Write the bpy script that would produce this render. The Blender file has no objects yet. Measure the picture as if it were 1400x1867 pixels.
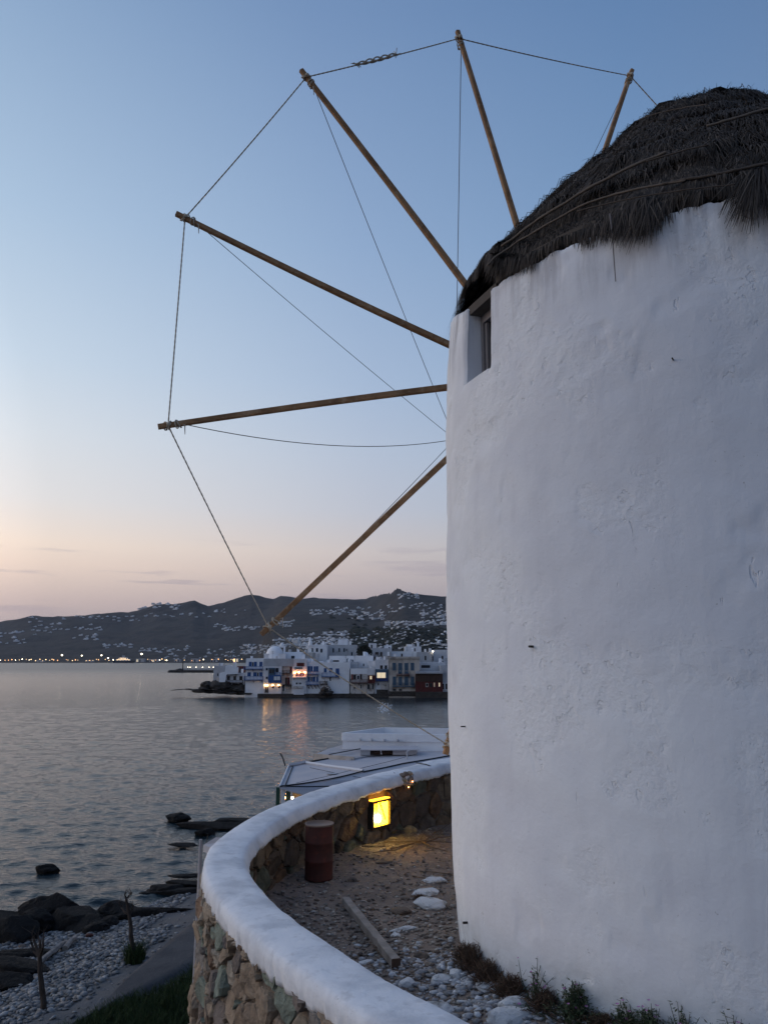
import bpy, math, random
import numpy as np
from mathutils import Vector, Matrix, noise
random.seed(7)
RNG = np.random.default_rng(11)
R = math.radians
sc = bpy.context.scene
COL = sc.collection
CAMZ = 10.0
PITCH = R(10.72)
CP, SP = math.cos(PITCH), math.sin(PITCH)

# ---------------------------------------------------------------- camera
cam_d = bpy.data.cameras.new('camera')
cam = bpy.data.objects.new('camera', cam_d)
COL.objects.link(cam)
cam.location = (0, 0, CAMZ)
cam.rotation_euler = (math.pi / 2 + PITCH, 0, 0)
cam_d.sensor_fit = 'HORIZONTAL'
cam_d.sensor_width = 36
cam_d.lens = 36
cam_d.clip_start = 0.1
cam_d.clip_end = 30000
sc.camera = cam

# ---------------------------------------------------------------- world (clear sky just after sunset)
world = bpy.data.worlds.new('World')
sc.world = world
world.use_nodes = True
nt = world.node_tree
nt.nodes.clear()
L = nt.links.new


def N(tree, t, **kw):
    n = tree.nodes.new(t)
    for k, v in kw.items():
        if k in n.inputs.keys():
            n.inputs[k].default_value = v
        else:
            setattr(n, k, v)
    return n


def srgb(r, g, b):
    f = lambda v: (v / 255 / 12.92) if v <= 10.3 else ((v / 255 + .055) / 1.055) ** 2.4
    return (f(r), f(g), f(b), 1)


def ramp(tree, stops, interp='LINEAR'):
    n = tree.nodes.new('ShaderNodeValToRGB')
    cr = n.color_ramp
    cr.interpolation = interp
    while len(cr.elements) < len(stops):
        cr.elements.new(0.5)
    for e, (p, c) in zip(cr.elements, stops):
        e.position = p
        e.color = c
    return n


SUN_EL, SUN_AZ = 1.5, 285.0      # degrees; azimuth clockwise from +Y: the glow is to the left
tc = N(nt, 'ShaderNodeTexCoord')
sep = N(nt, 'ShaderNodeSeparateXYZ')
L(tc.outputs['Generated'], sep.inputs[0])
asin = N(nt, 'ShaderNodeMath', operation='ARCSINE')
L(sep.outputs['Z'], asin.inputs[0])
elv = N(nt, 'ShaderNodeMath', operation='DIVIDE')
L(asin.outputs[0], elv.inputs[0])
elv.inputs[1].default_value = math.pi / 2
SK = [
    (0.0, srgb(138, 134, 148)), (0.02, srgb(148, 142, 155)), (0.043, srgb(170, 160, 168)), (0.07, srgb(195, 184, 185)), (0.086, srgb(201, 193, 194)),
    (0.12, srgb(188, 193, 207)), (0.17, srgb(178, 191, 212)), (0.225, srgb(164, 184, 212)), (0.33, srgb(143, 169, 204)),
    (0.487, srgb(115, 144, 185)), (0.70, srgb(90, 120, 166)), (1.0, srgb(74, 102, 150))]
rp = ramp(nt, SK)
L(elv.outputs[0], rp.inputs[0])
# brighter and warmer towards the set sun, duller away from it
gd = N(nt, 'ShaderNodeVectorMath', operation='DOT_PRODUCT')
L(tc.outputs['Generated'], gd.inputs[0])
gd.inputs[1].default_value = (math.sin(R(SUN_AZ)), math.cos(R(SUN_AZ)), 0.0)
mr = N(nt, 'ShaderNodeMapRange')
L(gd.outputs['Value'], mr.inputs[0])
mr.inputs[1].default_value = -1
mr.inputs[2].default_value = 1
azr = ramp(nt, [(0.0, (0.42, 0.47, 0.57, 1)), (0.30, (0.52, 0.59, 0.68, 1)), (0.47, (0.66, 0.77, 0.85, 1)), (0.63, (1.0, 1.0, 1.0, 1)), (0.81, (1.52, 1.40, 1.21, 1)), (1.0, (3.5, 2.95, 2.3, 1))])
L(mr.outputs[0], azr.inputs[0])
mul = N(nt, 'ShaderNodeMix', data_type='RGBA', blend_type='MULTIPLY')
mul.inputs[0].default_value = 1
L(rp.outputs[0], mul.inputs[6])
L(azr.outputs[0], mul.inputs[7])
# two thin streaks of grey-violet cloud low over the hills
cmap = N(nt, 'ShaderNodeMapping')
L(tc.outputs['Generated'], cmap.inputs[0])
cmap.inputs['Scale'].default_value = (2.6, 2.6, 34)
cmap.inputs['Rotation'].default_value = (0, R(-1.6), 0)
cn = N(nt, 'ShaderNodeTexNoise', Scale=2.2, Detail=7.0, Roughness=0.55)
L(cmap.outputs[0], cn.inputs['Vector'])
cr_ = ramp(nt, [(0.55, (0, 0, 0, 1)), (0.68, (1, 1, 1, 1))], 'EASE')
L(cn.outputs[0], cr_.inputs[0])
ce = ramp(nt, [(0.020, (0, 0, 0, 1)), (0.048, (1, 1, 1, 1)), (0.085, (0.5, 0.5, 0.5, 1)), (0.11, (0, 0, 0, 1))], 'EASE')
L(elv.outputs[0], ce.inputs[0])
cm = N(nt, 'ShaderNodeMath', operation='MULTIPLY')
L(cr_.outputs[0], cm.inputs[0])
L(ce.outputs[0], cm.inputs[1])
cm2 = N(nt, 'ShaderNodeMath', operation='MULTIPLY')
L(cm.outputs[0], cm2.inputs[0])
cm2.inputs[1].default_value = 0.5
cl = N(nt, 'ShaderNodeMix', data_type='RGBA')
L(cm2.outputs[0], cl.inputs[0])
L(mul.outputs[2], cl.inputs[6])
cl.inputs[7].default_value = srgb(150, 142, 162)
bg1 = N(nt, 'ShaderNodeBackground', Strength=1.0)
L(cl.outputs[2], bg1.inputs[0])
sky = N(nt, 'ShaderNodeTexSky', sky_type='NISHITA')
sky.sun_disc = False
sky.sun_elevation = R(SUN_EL)
sky.sun_rotation = R(SUN_AZ)
sky.dust_density = 2.0
bg2 = N(nt, 'ShaderNodeBackground', Strength=0.02)
L(sky.outputs[0], bg2.inputs[0])
addb = N(nt, 'ShaderNodeAddShader')
L(bg1.outputs[0], addb.inputs[0])
L(bg2.outputs[0], addb.inputs[1])
wo = N(nt, 'ShaderNodeOutputWorld')
L(addb.outputs[0], wo.inputs[0])

# the afterglow of the sun that has just set: very weak, very soft
sun_d = bpy.data.lights.new('sun', 'SUN')
sun_d.energy = 0.32
sun_d.angle = R(60)
sun_d.color = (1.0, 0.80, 0.72)
sun = bpy.data.objects.new('sun', sun_d)
COL.objects.link(sun)
sun.location = (-60, 20, 60)
_sv = Vector((math.sin(R(SUN_AZ)) * math.cos(R(20)), math.cos(R(SUN_AZ)) * math.cos(R(20)), math.sin(R(20))))
sun.rotation_euler = _sv.to_track_quat('Z', 'Y').to_euler()

sc.view_settings.view_transform = 'Standard'
sc.view_settings.look = 'None'
sc.view_settings.exposure = 0
sc.view_settings.gamma = 1
sc.view_settings.use_curve_mapping = False
sc.render.engine = 'CYCLES'
sc.cycles.use_denoising = True
sc.cycles.max_bounces = 6
sc.cycles.volume_bounces = 0
sc.cycles.sample_clamp_indirect = 6

# ---------------------------------------------------------------- helpers
WL = {}          # world location of every root, by object name
MATS = {}


def P(px, py, Y):
    """the point at depth Y that the photograph shows at pixel (px, py)"""
    dx, dy = (px - 700) / 1400, (933.5 - py) / 1400
    f = CP - dy * SP
    z = dy * CP + SP
    return Vector((dx / f * Y, Y, CAMZ + z / f * Y))


def PZ(px, py, z):
    dx, dy = (px - 700) / 1400, (933.5 - py) / 1400
    f = CP - dy * SP
    k = (z - CAMZ) / (dy * CP + SP)
    return Vector((dx * k, f * k, z))


def px2x(px, Y, z):
    return (px - 700) / 1400 * (Y * CP + (z - CAMZ) * SP)


def catmull(pts, n):
    out = []
    for i in range(len(pts) - 1):
        p0, p1, p2, p3 = [pts[max(0, min(len(pts) - 1, i + k))] for k in (-1, 0, 1, 2)]
        for k in range(n):
            t_ = k / n
            out.append(tuple(.5 * ((2 * b_) + (-a_ + c_) * t_ + (2 * a_ - 5 * b_ + 4 * c_ - d_) * t_ ** 2 + (-a_ + 3 * b_ - 3 * c_ + d_) * t_ ** 3) for a_, b_, c_, d_ in zip(p0, p1, p2, p3)))
    out.append(tuple(pts[-1]))
    return out


def tag(o, label=None, cat=None, group=None, kind=None):
    if label: o['label'] = label
    if cat: o['category'] = cat
    if group: o['group'] = group
    if kind: o['kind'] = kind
    return o


def empty(name, loc, label=None, cat=None, group=None):
    o = bpy.data.objects.new(name, None)
    o.empty_display_size = 0.2
    COL.objects.link(o)
    o.location = loc
    WL[o.name] = Vector(loc)
    return tag(o, label, cat, group)


def mesh_obj(name, verts, faces, mats=None, parent=None, smooth=False, mi=None):
    """verts in world coordinates; they are made local to the parent's world location"""
    me = bpy.data.meshes.new(name)
    v = np.asarray(verts, dtype=float).reshape(-1, 3)
    off = WL[parent.name] if parent is not None else Vector((0, 0, 0))
    v = v - np.array(off)
    me.from_pydata(v.tolist(), [], faces if isinstance(faces, list) else faces.tolist())
    if mats is not None:
        for m in (mats if isinstance(mats, (list, tuple)) else [mats]):
            me.materials.append(m)
    if mi is not None:
        me.polygons.foreach_set('material_index', mi)
    if smooth:
        me.polygons.foreach_set('use_smooth', [True] * len(me.polygons))
    me.update()
    o = bpy.data.objects.new(name, me)
    COL.objects.link(o)
    if parent is not None:
        o.parent = parent
    WL[o.name] = Vector(off)
    return o


def numpy_obj(name, V, F, mats=None, parent=None, smooth=False):
    """fast build for big meshes: F is an (n, k) index array"""
    me = bpy.data.meshes.new(name)
    V = np.asarray(V, dtype=np.float32)
    off = WL[parent.name] if parent is not None else Vector((0, 0, 0))
    V = V - np.array(off, dtype=np.float32)
    F = np.asarray(F, dtype=np.int32)
    n, k = F.shape
    me.vertices.add(len(V))
    me.vertices.foreach_set('co', V.ravel())
    me.loops.add(n * k)
    me.loops.foreach_set('vertex_index', F.ravel())
    me.polygons.add(n)
    me.polygons.foreach_set('loop_start', np.arange(0, n * k, k, dtype=np.int32))
    if smooth:
        me.polygons.foreach_set('use_smooth', np.ones(n, dtype=bool))
    me.update(calc_edges=True)
    me.validate()
    if mats is not None:
        for m in (mats if isinstance(mats, (list, tuple)) else [mats]):
            me.materials.append(m)
    o = bpy.data.objects.new(name, me)
    COL.objects.link(o)
    if parent is not None:
        o.parent = parent
    WL[o.name] = Vector(off)
    return o


class MB:
    def __init__(s):
        s.v, s.f, s.m = [], [], []

    def add(s, vs, fs, m=0):
        b = len(s.v)
        s.v += [tuple(v) for v in vs]
        s.f += [[i + b for i in f] for f in fs]
        s.m += [m] * len(fs)
        return s

    def box(s, x0, y0, z0, x1, y1, z1, m=0):
        x0, x1 = min(x0, x1), max(x0, x1)
        y0, y1 = min(y0, y1), max(y0, y1)
        z0, z1 = min(z0, z1), max(z0, z1)
        return s.add([(x0, y0, z0), (x1, y0, z0), (x1, y1, z0), (x0, y1, z0), (x0, y0, z1), (x1, y0, z1), (x1, y1, z1), (x0, y1, z1)],
                     [[0, 3, 2, 1], [4, 5, 6, 7], [0, 1, 5, 4], [1, 2, 6, 5], [2, 3, 7, 6], [3, 0, 4, 7]], m)

    def beam(s, a, b, w, h=None, up=(0, 0, 1), m=0, w2=None, h2=None):
        a, b = Vector(a), Vector(b)
        h = h or w
        w2 = w2 or w
        h2 = h2 or h
        d = (b - a).normalized()
        u = Vector(up)
        if abs(d.dot(u)) > .98: u = Vector((1, 0, 0))
        x = d.cross(u).normalized()
        y = x.cross(d)
        vs = []
        for p, ww, hh in ((a, w, h), (b, w2, h2)):
            for sx, sy in ((-1, -1), (1, -1), (1, 1), (-1, 1)):
                vs.append(p + x * sx * ww / 2 + y * sy * hh / 2)
        return s.add(vs, [[0, 3, 2, 1], [4, 5, 6, 7], [0, 1, 5, 4], [1, 2, 6, 5], [2, 3, 7, 6], [3, 0, 4, 7]], m)

    def tube(s, pts, r, n=6, m=0, jit=0):
        pts = [Vector(p) for p in pts]
        rr = r if isinstance(r, (list, tuple)) else [r] * len(pts)
        base = len(s.v)
        prev = None
        for i, p in enumerate(pts):
            d = (pts[min(i + 1, len(pts) - 1)] - pts[max(i - 1, 0)]).normalized()
            if prev is None:
                u = Vector((0, 0, 1)) if abs(d.z) < .9 else Vector((1, 0, 0))
                x = d.cross(u).normalized()
            else:
                x = (prev - d * prev.dot(d)).normalized()
            prev = x
            y = d.cross(x)
            for k in range(n):
                a = 2 * math.pi * k / n
                q = rr[i] * (1 + (random.uniform(-jit, jit) if jit else 0))
                s.v.append(tuple(p + (x * math.cos(a) + y * math.sin(a)) * q))
        for i in range(len(pts) - 1):
            for k in range(n):
                k2 = (k + 1) % n
                s.f.append([base + i * n + k, base + i * n + k2, base + (i + 1) * n + k2, base + (i + 1) * n + k])
                s.m.append(m)
        s.f.append([base + k for k in range(n)][::-1]); s.m.append(m)
        s.f.append([base + (len(pts) - 1) * n + k for k in range(n)]); s.m.append(m)
        return s

    def lathe(s, c, prof, n=16, m=0):
        """prof: list of (radius, z)"""
        base = len(s.v)
        for r_, z in prof:
            for k in range(n):
                a = 2 * math.pi * k / n
                s.v.append((c[0] + r_ * math.cos(a), c[1] + r_ * math.sin(a), c[2] + z))
        for i in range(len(prof) - 1):
            for k in range(n):
                k2 = (k + 1) % n
                s.f.append([base + i * n + k, base + i * n + k2, base + (i + 1) * n + k2, base + (i + 1) * n + k]); s.m.append(m)
        s.f.append([base + k for k in range(n)][::-1]); s.m.append(m)
        s.f.append([base + (len(prof) - 1) * n + k for k in range(n)]); s.m.append(m)
        return s

    def build(s, name, mats, parent=None, smooth=False, **kw):
        o = mesh_obj(name, s.v, s.f, mats, parent, smooth, s.m)
        tag(o, **kw)
        return o


# ---------------------------------------------------------------- materials
def mat(name, base, rough=0.9, bump=None, vary=None, spec=0.3, metal=0.0, emit=None, grad=None, island=None, dist=0.02, stain=None):
    """base colour linear; vary=(scale, colour2, sharpness); bump=[(scale, height, detail)]; island=(colours) per-piece tint"""
    m = bpy.data.materials.new(name)
    m.use_nodes = True
    t = m.node_tree
    bs = t.nodes['Principled BSDF']
    bs.inputs['Roughness'].default_value = rough
    bs.inputs['Specular IOR Level'].default_value = spec
    bs.inputs['Metallic'].default_value = metal
    lk = t.links.new
    c = tuple(base) + (1,) if len(base) == 3 else tuple(base)
    bs.inputs['Base Color'].default_value = c
    cur = None
    tcn = None

    def co():
        nonlocal tcn
        if tcn is None:
            g = t.nodes.new('ShaderNodeNewGeometry')
            tcn = g.outputs['Position']
        return tcn
    if island:
        g = t.nodes.new('ShaderNodeNewGeometry')
        r_ = ramp(t, [((i + .5) / len(island), tuple(q) + (1,)) for i, q in enumerate(island)])
        lk(g.outputs['Random Per Island'], r_.inputs[0])
        cur = r_.outputs[0]
    for vv in (vary or []):
        sc_, c2, lo, hi = vv
        n = N(t, 'ShaderNodeTexNoise', Scale=sc_, Detail=6.0, Roughness=0.6)
        lk(co(), n.inputs['Vector'])
        mr_ = N(t, 'ShaderNodeMapRange')
        mr_.inputs[1].default_value = lo
        mr_.inputs[2].default_value = hi
        lk(n.outputs[0], mr_.inputs[0])
        mx = N(t, 'ShaderNodeMix', data_type='RGBA')
        lk(mr_.outputs[0], mx.inputs[0])
        if cur: lk(cur, mx.inputs[6])
        else: mx.inputs[6].default_value = c
        mx.inputs[7].default_value = tuple(c2) + (1,)
        cur = mx.outputs[2]
    if cur: lk(cur, bs.inputs['Base Color'])
    prev = None
    for b in (bump or []):
        n = N(t, 'ShaderNodeTexNoise', Scale=b[0], Detail=float(b[2]) if len(b) > 2 else 4.0, Roughness=0.6)
        if len(b) > 3:
            mp = N(t, 'ShaderNodeMapping')
            mp.inputs['Scale'].default_value = b[3]
            lk(co(), mp.inputs[0]); lk(mp.outputs[0], n.inputs['Vector'])
        else:
            lk(co(), n.inputs['Vector'])
        bn = N(t, 'ShaderNodeBump')
        bn.inputs['Strength'].default_value = 1.0
        bn.inputs['Distance'].default_value = b[1]
        lk(n.outputs[0], bn.inputs['Height'])
        if prev: lk(prev, bn.inputs['Normal'])
        prev = bn.outputs[0]
    if prev: lk(prev, bs.inputs['Normal'])
    if emit:
        bs.inputs['Emission Color'].default_value = tuple(emit[0]) + (1,)
        bs.inputs['Emission Strength'].default_value = emit[1]
    MATS[name] = m
    return m


M = MATS
mat('whitewash', (.74, .74, .76), .9, bump=[(1.3, .05, 3), (9, .012, 6), (60, .0015, 3)], vary=[(.7, (.68, .69, .72), .4, .7), (14, (.66, .66, .68), .62, .75)])
mat('cap_white', (.78, .785, .81), .85, bump=[(2.2, .015, 4), (9, .007, 6), (35, .003, 5), (110, .0012, 3)], vary=[(2.1, (.56, .57, .60), .46, .66), (7, (.58, .58, .60), .56, .72), (40, (.42, .41, .41), .66, .74)])
mat('mortar', (.20, .155, .12), .97, bump=[(8, .03, 6), (40, .012, 6)], vary=[(3, (.10, .08, .06), .4, .6)])
STONE = [(.29, .215, .155), (.35, .265, .19), (.22, .18, .155), (.38, .305, .23), (.27, .24, .215), (.31, .205, .14), (.24, .27, .22), (.42, .36, .29)]
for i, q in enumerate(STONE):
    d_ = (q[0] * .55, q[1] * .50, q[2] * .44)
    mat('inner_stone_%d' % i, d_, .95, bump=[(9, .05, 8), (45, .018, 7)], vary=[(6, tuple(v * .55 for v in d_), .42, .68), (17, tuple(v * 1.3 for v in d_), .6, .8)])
    mat('stone_%d' % i, q, .95, bump=[(9, .05, 8), (45, .018, 7)], vary=[(6, tuple(v * .55 for v in q), .42, .68), (17, tuple(min(1, v * 1.35 + .02) for v in q), .6, .8)])
mat('earth', (.26, .195, .155), .98, bump=[(5, .05, 6), (30, .02, 7)], vary=[(.8, (.18, .135, .11), .4, .62), (12, (.36, .29, .23), .55, .72)])
mat('rubble_brown', (.1, .08, .07), .96, island=[(.12, .09, .075), (.21, .165, .13), (.29, .24, .20), (.16, .13, .115), (.40, .36, .32)], bump=[(40, .01, 5)])
mat('rubble_white', (.3, .3, .3), .96, island=[(.30, .29, .30), (.20, .19, .19), (.44, .44, .46), (.36, .35, .36), (.60, .60, .62)], bump=[(40, .01, 5)])
mat('white_rock', (.62, .61, .61), .95, bump=[(12, .02, 6), (50, .008, 6)], vary=[(7, (.2, .18, .16), .5, .68)])
mat('tan_rock', (.33, .24, .13), .95, bump=[(12, .02, 6), (50, .008, 6)], vary=[(7, (.16, .12, .08), .5, .68)])
mat('brown_rock', (.15, .11, .085), .95, bump=[(12, .02, 6)], vary=[(7, (.05, .04, .035), .5, .68)])
mat('wet_rock', (.013, .012, .012), .85, bump=[(1.5, .25, 8), (9, .10, 8)], vary=[(1.2, (.03, .027, .025), .5, .72)], spec=.15)
mat('pebbles', (.15, .15, .155), .9, island=[(.13, .125, .125), (.23, .225, .225), (.17, .165, .165), (.34, .335, .33), (.10, .10, .10)], bump=[(20, .01, 4)])
mat('beach_ground', (.12, .115, .112), .95, bump=[(3, .06, 6), (14, .03, 7)], vary=[(2.2, (.12, .12, .125), .45, .65)])
mat('path', (.062, .060, .063), .95, bump=[(3, .05, 6), (40, .015, 6)], vary=[(1.1, (.088, .084, .085), .4, .65), (14, (.11, .105, .105), .6, .72)])
mat('grass', (.03, .05, .018), .9, island=[(.018, .034, .010), (.03, .055, .016), (.045, .07, .022), (.024, .042, .012)])
mat('dry_stem', (.07, .045, .03), .95, island=[(.10, .052, .034), (.17, .10, .062), (.12, .085, .055), (.08, .05, .038)])
mat('leaf_green', (.035, .05, .025), .9, island=[(.035, .055, .026), (.06, .085, .04), (.075, .07, .042)])
mat('petal', (.25, .10, .22), .9, island=[(.34, .14, .30), (.50, .18, .42), (.40, .24, .38)])
mat('wood_arm', (.36, .20, .10), .8, bump=[(12, .003, 5)], vary=[(2.2, (.22, .12, .06), .4, .62), (7, (.42, .28, .17), .52, .7), (30, (.16, .10, .06), .62, .72)])
mat('wood_grey', (.31, .265, .235), .9, bump=[(10, .008, 5), (60, .003, 4)], vary=[(4, (.19, .16, .14), .4, .65)])
mat('wood_end', (.10, .06, .04), .9, bump=[(30, .006, 4)])
mat('rope', (.46, .40, .32), .95, bump=[(90, .006, 2)])
mat('wire', (.10, .09, .085), .8)
mat('thatch', (.03, .026, .025), .97, island=[(.026, .022, .020), (.050, .042, .036), (.075, .060, .050), (.034, .030, .028), (.13, .105, .085), (.042, .036, .034)])
mat('thatch_core', (.018, .0155, .015), 1.0, bump=[(20, .05, 5), (60, .02, 5)])
mat('reed', (.15, .12, .095), .9, bump=[(30, .006, 4)])
mat('reed_dark', (.085, .067, .055), .9, bump=[(30, .006, 4)])
mat('board', (.085, .072, .062), .95, bump=[(10, .01, 5)])
mat('frame_grey', (.22, .20, .20), .8, bump=[(30, .003, 4)])
mat('glass_dark', (.015, .017, .02), .12, spec=.5)
mat('rust', (.085, .024, .018), .75, bump=[(18, .003, 6)], vary=[(4, (.050, .019, .016), .4, .65), (11, (.13, .036, .02), .55, .8)])
mat('rust_rim', (.20, .14, .11), .7)
mat('iron', (.05, .045, .04), .6, metal=.6)
mat('lamp_glow', (1, .7, .2), .5, emit=((1.0, .50, .012), 42))
mat('lamp_dim', (1, .5, .1), .5, emit=((1.0, .42, .02), 5))
mat('lamp_bulb', (1, .8, .4), .5, emit=((1.0, .72, .20), 150))
mat('warm_light', (1, .7, .3), .5, emit=((1.0, .55, .20), 25))
mat('white_light', (1, .95, .85), .5, emit=((1.0, .86, .62), 30))
mat('orange_light', (1, .4, .15), .5, emit=((1.0, .38, .12), 25))
mat('lit_window', (1, .8, .5), .5, emit=((1.0, .80, .52), .6))
mat('far_lamp', (1, .9, .7), .5, emit=((1.0, .66, .32), 3.5))
mat('far_lamp_white', (1, .9, .8), .5, emit=((1.0, .86, .60), 9))
mat('far_lamp_orange', (1, .6, .3), .5, emit=((1.0, .50, .2), 3))
mat('lit_window_dim', (.6, .45, .3), .5, emit=((1.0, .72, .45), .16))
mat('concrete', (.50, .46, .455), .9, bump=[(6, .006, 5)], vary=[(1.2, (.38, .365, .38), .4, .65)])
mat('canvas', (.56, .51, .51), .9, bump=[(.5, .05, 3), (6, .006, 4)], vary=[(.6, (.46, .445, .47), .4, .65)])
mat('white_paint', (.66, .67, .70), .7, bump=[(5, .006, 4)])
mat('green_paint', (.02, .07, .055), .7)
mat('black_line', (.02, .02, .022), .7)
mat('hw_white', (.74, .73, .75), .9, vary=[(.5, (.64, .63, .65), .45, .6), (.22, (.55, .52, .51), .60, .75)], bump=[(2, .05, 5)])
mat('hw_bright', (.86, .86, .88), .9, vary=[(.5, (.78, .77, .79), .45, .65)], bump=[(2, .05, 5)])
mat('hw_grey', (.48, .485, .51), .9, vary=[(.5, (.40, .40, .42), .45, .6)], bump=[(2, .05, 5)])
mat('hw_stained', (.56, .52, .49), .92, vary=[(.6, (.22, .19, .17), .5, .62), (2.2, (.5, .49, .5), .58, .7)], bump=[(2, .08, 6)])
mat('hw_beige', (.55, .48, .42), .92, vary=[(.5, (.30, .26, .23), .45, .65)], bump=[(2, .05, 5)])
mat('blue', (.035, .095, .26), .7, vary=[(2, (.05, .12, .30), .4, .7)])
mat('blue_grey', (.075, .13, .19), .8, vary=[(2, (.055, .10, .15), .4, .7)])
mat('navy', (.015, .035, .14), .7)
mat('oxblood', (.10, .018, .016), .8, vary=[(1.5, (.065, .016, .015), .4, .7)])
mat('red', (.22, .025, .02), .7)
mat('bark', (.05, .038, .032), .95, bump=[(25, .01, 5)])
mat('brown_wood', (.07, .04, .03), .85, vary=[(2, (.045, .028, .022), .4, .7)])
mat('rock_dark', (.050, .042, .037), .95, bump=[(.5, .6, 7), (3, .2, 7)], vary=[(.5, (.085, .07, .06), .48, .68)])
mat('hill', (.030, .028, .028), 1.0, vary=[(.006, (.046, .039, .035), .42, .62), (.02, (.015, .016, .017), .46, .60), (.08, (.075, .064, .056), .60, .72), (.25, (.018, .019, .018), .58, .70)], bump=[(.02, 14, 6)])
mat('far_white', (.50, .51, .54), .9, island=[(.62, .63, .66), (.78, .79, .82), (.70, .69, .70), (.85, .86, .88)])
mat('far_dark', (.03, .032, .04), .9)
mat('bush', (.020, .024, .016), 1.0, island=[(.014, .017, .012), (.024, .028, .018), (.018, .02, .016)])
mat('hull', (.03, .035, .05), .6)
# ================================================================ the far land (hills round the bay)
def lerp_tab(tab, x):
    if x <= tab[0][0]: return tab[0][1]
    for (a, b), (c, d) in zip(tab, tab[1:]):
        if x <= c:
            return b + (d - b) * (x - a) / (c - a)
    return tab[-1][1]


def sstep(a, b, x):
    t = min(1, max(0, (x - a) / (b - a)))
    return t * t * (3 - 2 * t)


RIDGE = [(-900, 1165), (-500, 1150), (-200, 1140), (0, 1131), (30, 1124), (50, 1120), (90, 1122), (150, 1118), (190, 1114), (230, 1116), (255, 1109), (280, 1102), (310, 1103),
         (335, 1099), (350, 1096), (362, 1101), (376, 1105), (400, 1100), (425, 1090), (455, 1081), (470, 1084), (485, 1089), (497, 1091), (508, 1086),
         (522, 1088), (545, 1093), (580, 1093), (620, 1092), (628, 1091), (665, 1092), (675, 1088), (690, 1083), (708, 1080), (725, 1077), (745, 1081), (760, 1084), (790, 1086),
         (815, 1088), (900, 1084), (1100, 1100), (1500, 1120), (2200, 1150)]
LEFT_T = [(1380, 1211), (1400, 1208.6), (1500, 1204), (1700, 1188), (2000, 1166), (2300, 1146)]


def far_z(px, Y):
    """height of the land at distance Y in the direction of photo column px"""
    rd = lerp_tab(RIDGE, px)
    Yr = 2600 - 900 * sstep(660, 740, px)
    # left side: shore at 1.4 km
    if Y < 1380: zl = -4
    else:
        k = (1140 - rd) / 20
        tab = [(a, b + (rd - 1118) * min(1, (a - 1400) / 1000) * .8 if a > 1400 else b) for a, b in LEFT_T] + [(2600, rd)]
        Yc = min(Y, 2600)
        zl = P(700, lerp_tab(tab, Yc), Yc).z
        if Y > 2600: zl = zl * max(0, 1 - (Y - 2600) / 1500)
    # right side: the town and its hill
    w = sstep(690, 740, px)
    tabR = [(206, 1273), (214, 1262), (300, 1229), (400, 1209), (600, 1192), (900, 1169 - 16 * w), (1300, 1137 - 27 * w), (Yr, rd)]
    if Y < 206: zr = -4
    else:
        Yc = min(Y, Yr)
        zr = P(700, lerp_tab(tabR, Yc), Yc).z
        if Y > Yr: zr = zr * max(0, 1 - (Y - Yr) / 1500)
    m = sstep(455, 530, px)
    # the coast swings out behind the point
    return zl * (1 - m) + zr * m if Y > 1380 else (zr if m >= .999 else min(zr, -4 + (zr + 4) * sstep(0, 1, (m - max(0, (1380 - Y) / 1380) * .6) / .4)))


def far_zn(X, Y):
    px = 700 + 1400 * X / (Y * CP)
    z = far_z(px, Y)
    if z > 0:
        a = min(z, 60) * .16
        z += a * (noise.fractal(Vector((X / 170, Y / 170, 3)), 1.0, 2.0, 5)) * 1.0
        z += min(z, 30) * .05 * noise.noise(Vector((X / 25, Y / 25, 7)))
    return z


cols = [-900, -600] + list(range(-400, -40, 30)) + list(range(-40, 860, 5)) + list(range(860, 1500, 40)) + [1700, 2200]
dists = [206, 210, 215, 225, 240, 260, 285, 320, 360, 410, 470, 540, 620, 700, 780, 860, 940, 1020, 1100, 1180, 1260, 1320, 1360, 1384, 1396, 1402, 1412, 1430, 1460] + \
        list(range(1490, 2610, 28)) + [2620, 2680, 2800, 3000, 3300, 3700, 4200]
V = []
for d in dists:
    for c_ in cols:
        X = (c_ - 700) / 1400 * d * CP
        V.append((X, d, far_zn(X, d)))
nc = len(cols)
F = [(i * nc + j, i * nc + j + 1, (i + 1) * nc + j + 1, (i + 1) * nc + j) for i in range(len(dists) - 1) for j in range(nc - 1)]
tag(numpy_obj('hills', V, F, M['hill'], smooth=True), kind='structure')


def hit_far(px, py, y0=215.0):
    d = P(px, py, 1.0) - Vector((0, 0, CAMZ))
    Y = y0
    while Y < 3600:
        if CAMZ + d.z * Y < far_zn(d.x * Y, Y):
            return Vector((d.x * Y, Y, far_zn(d.x * Y, Y)))
        Y *= 1.006
    return None


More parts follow.
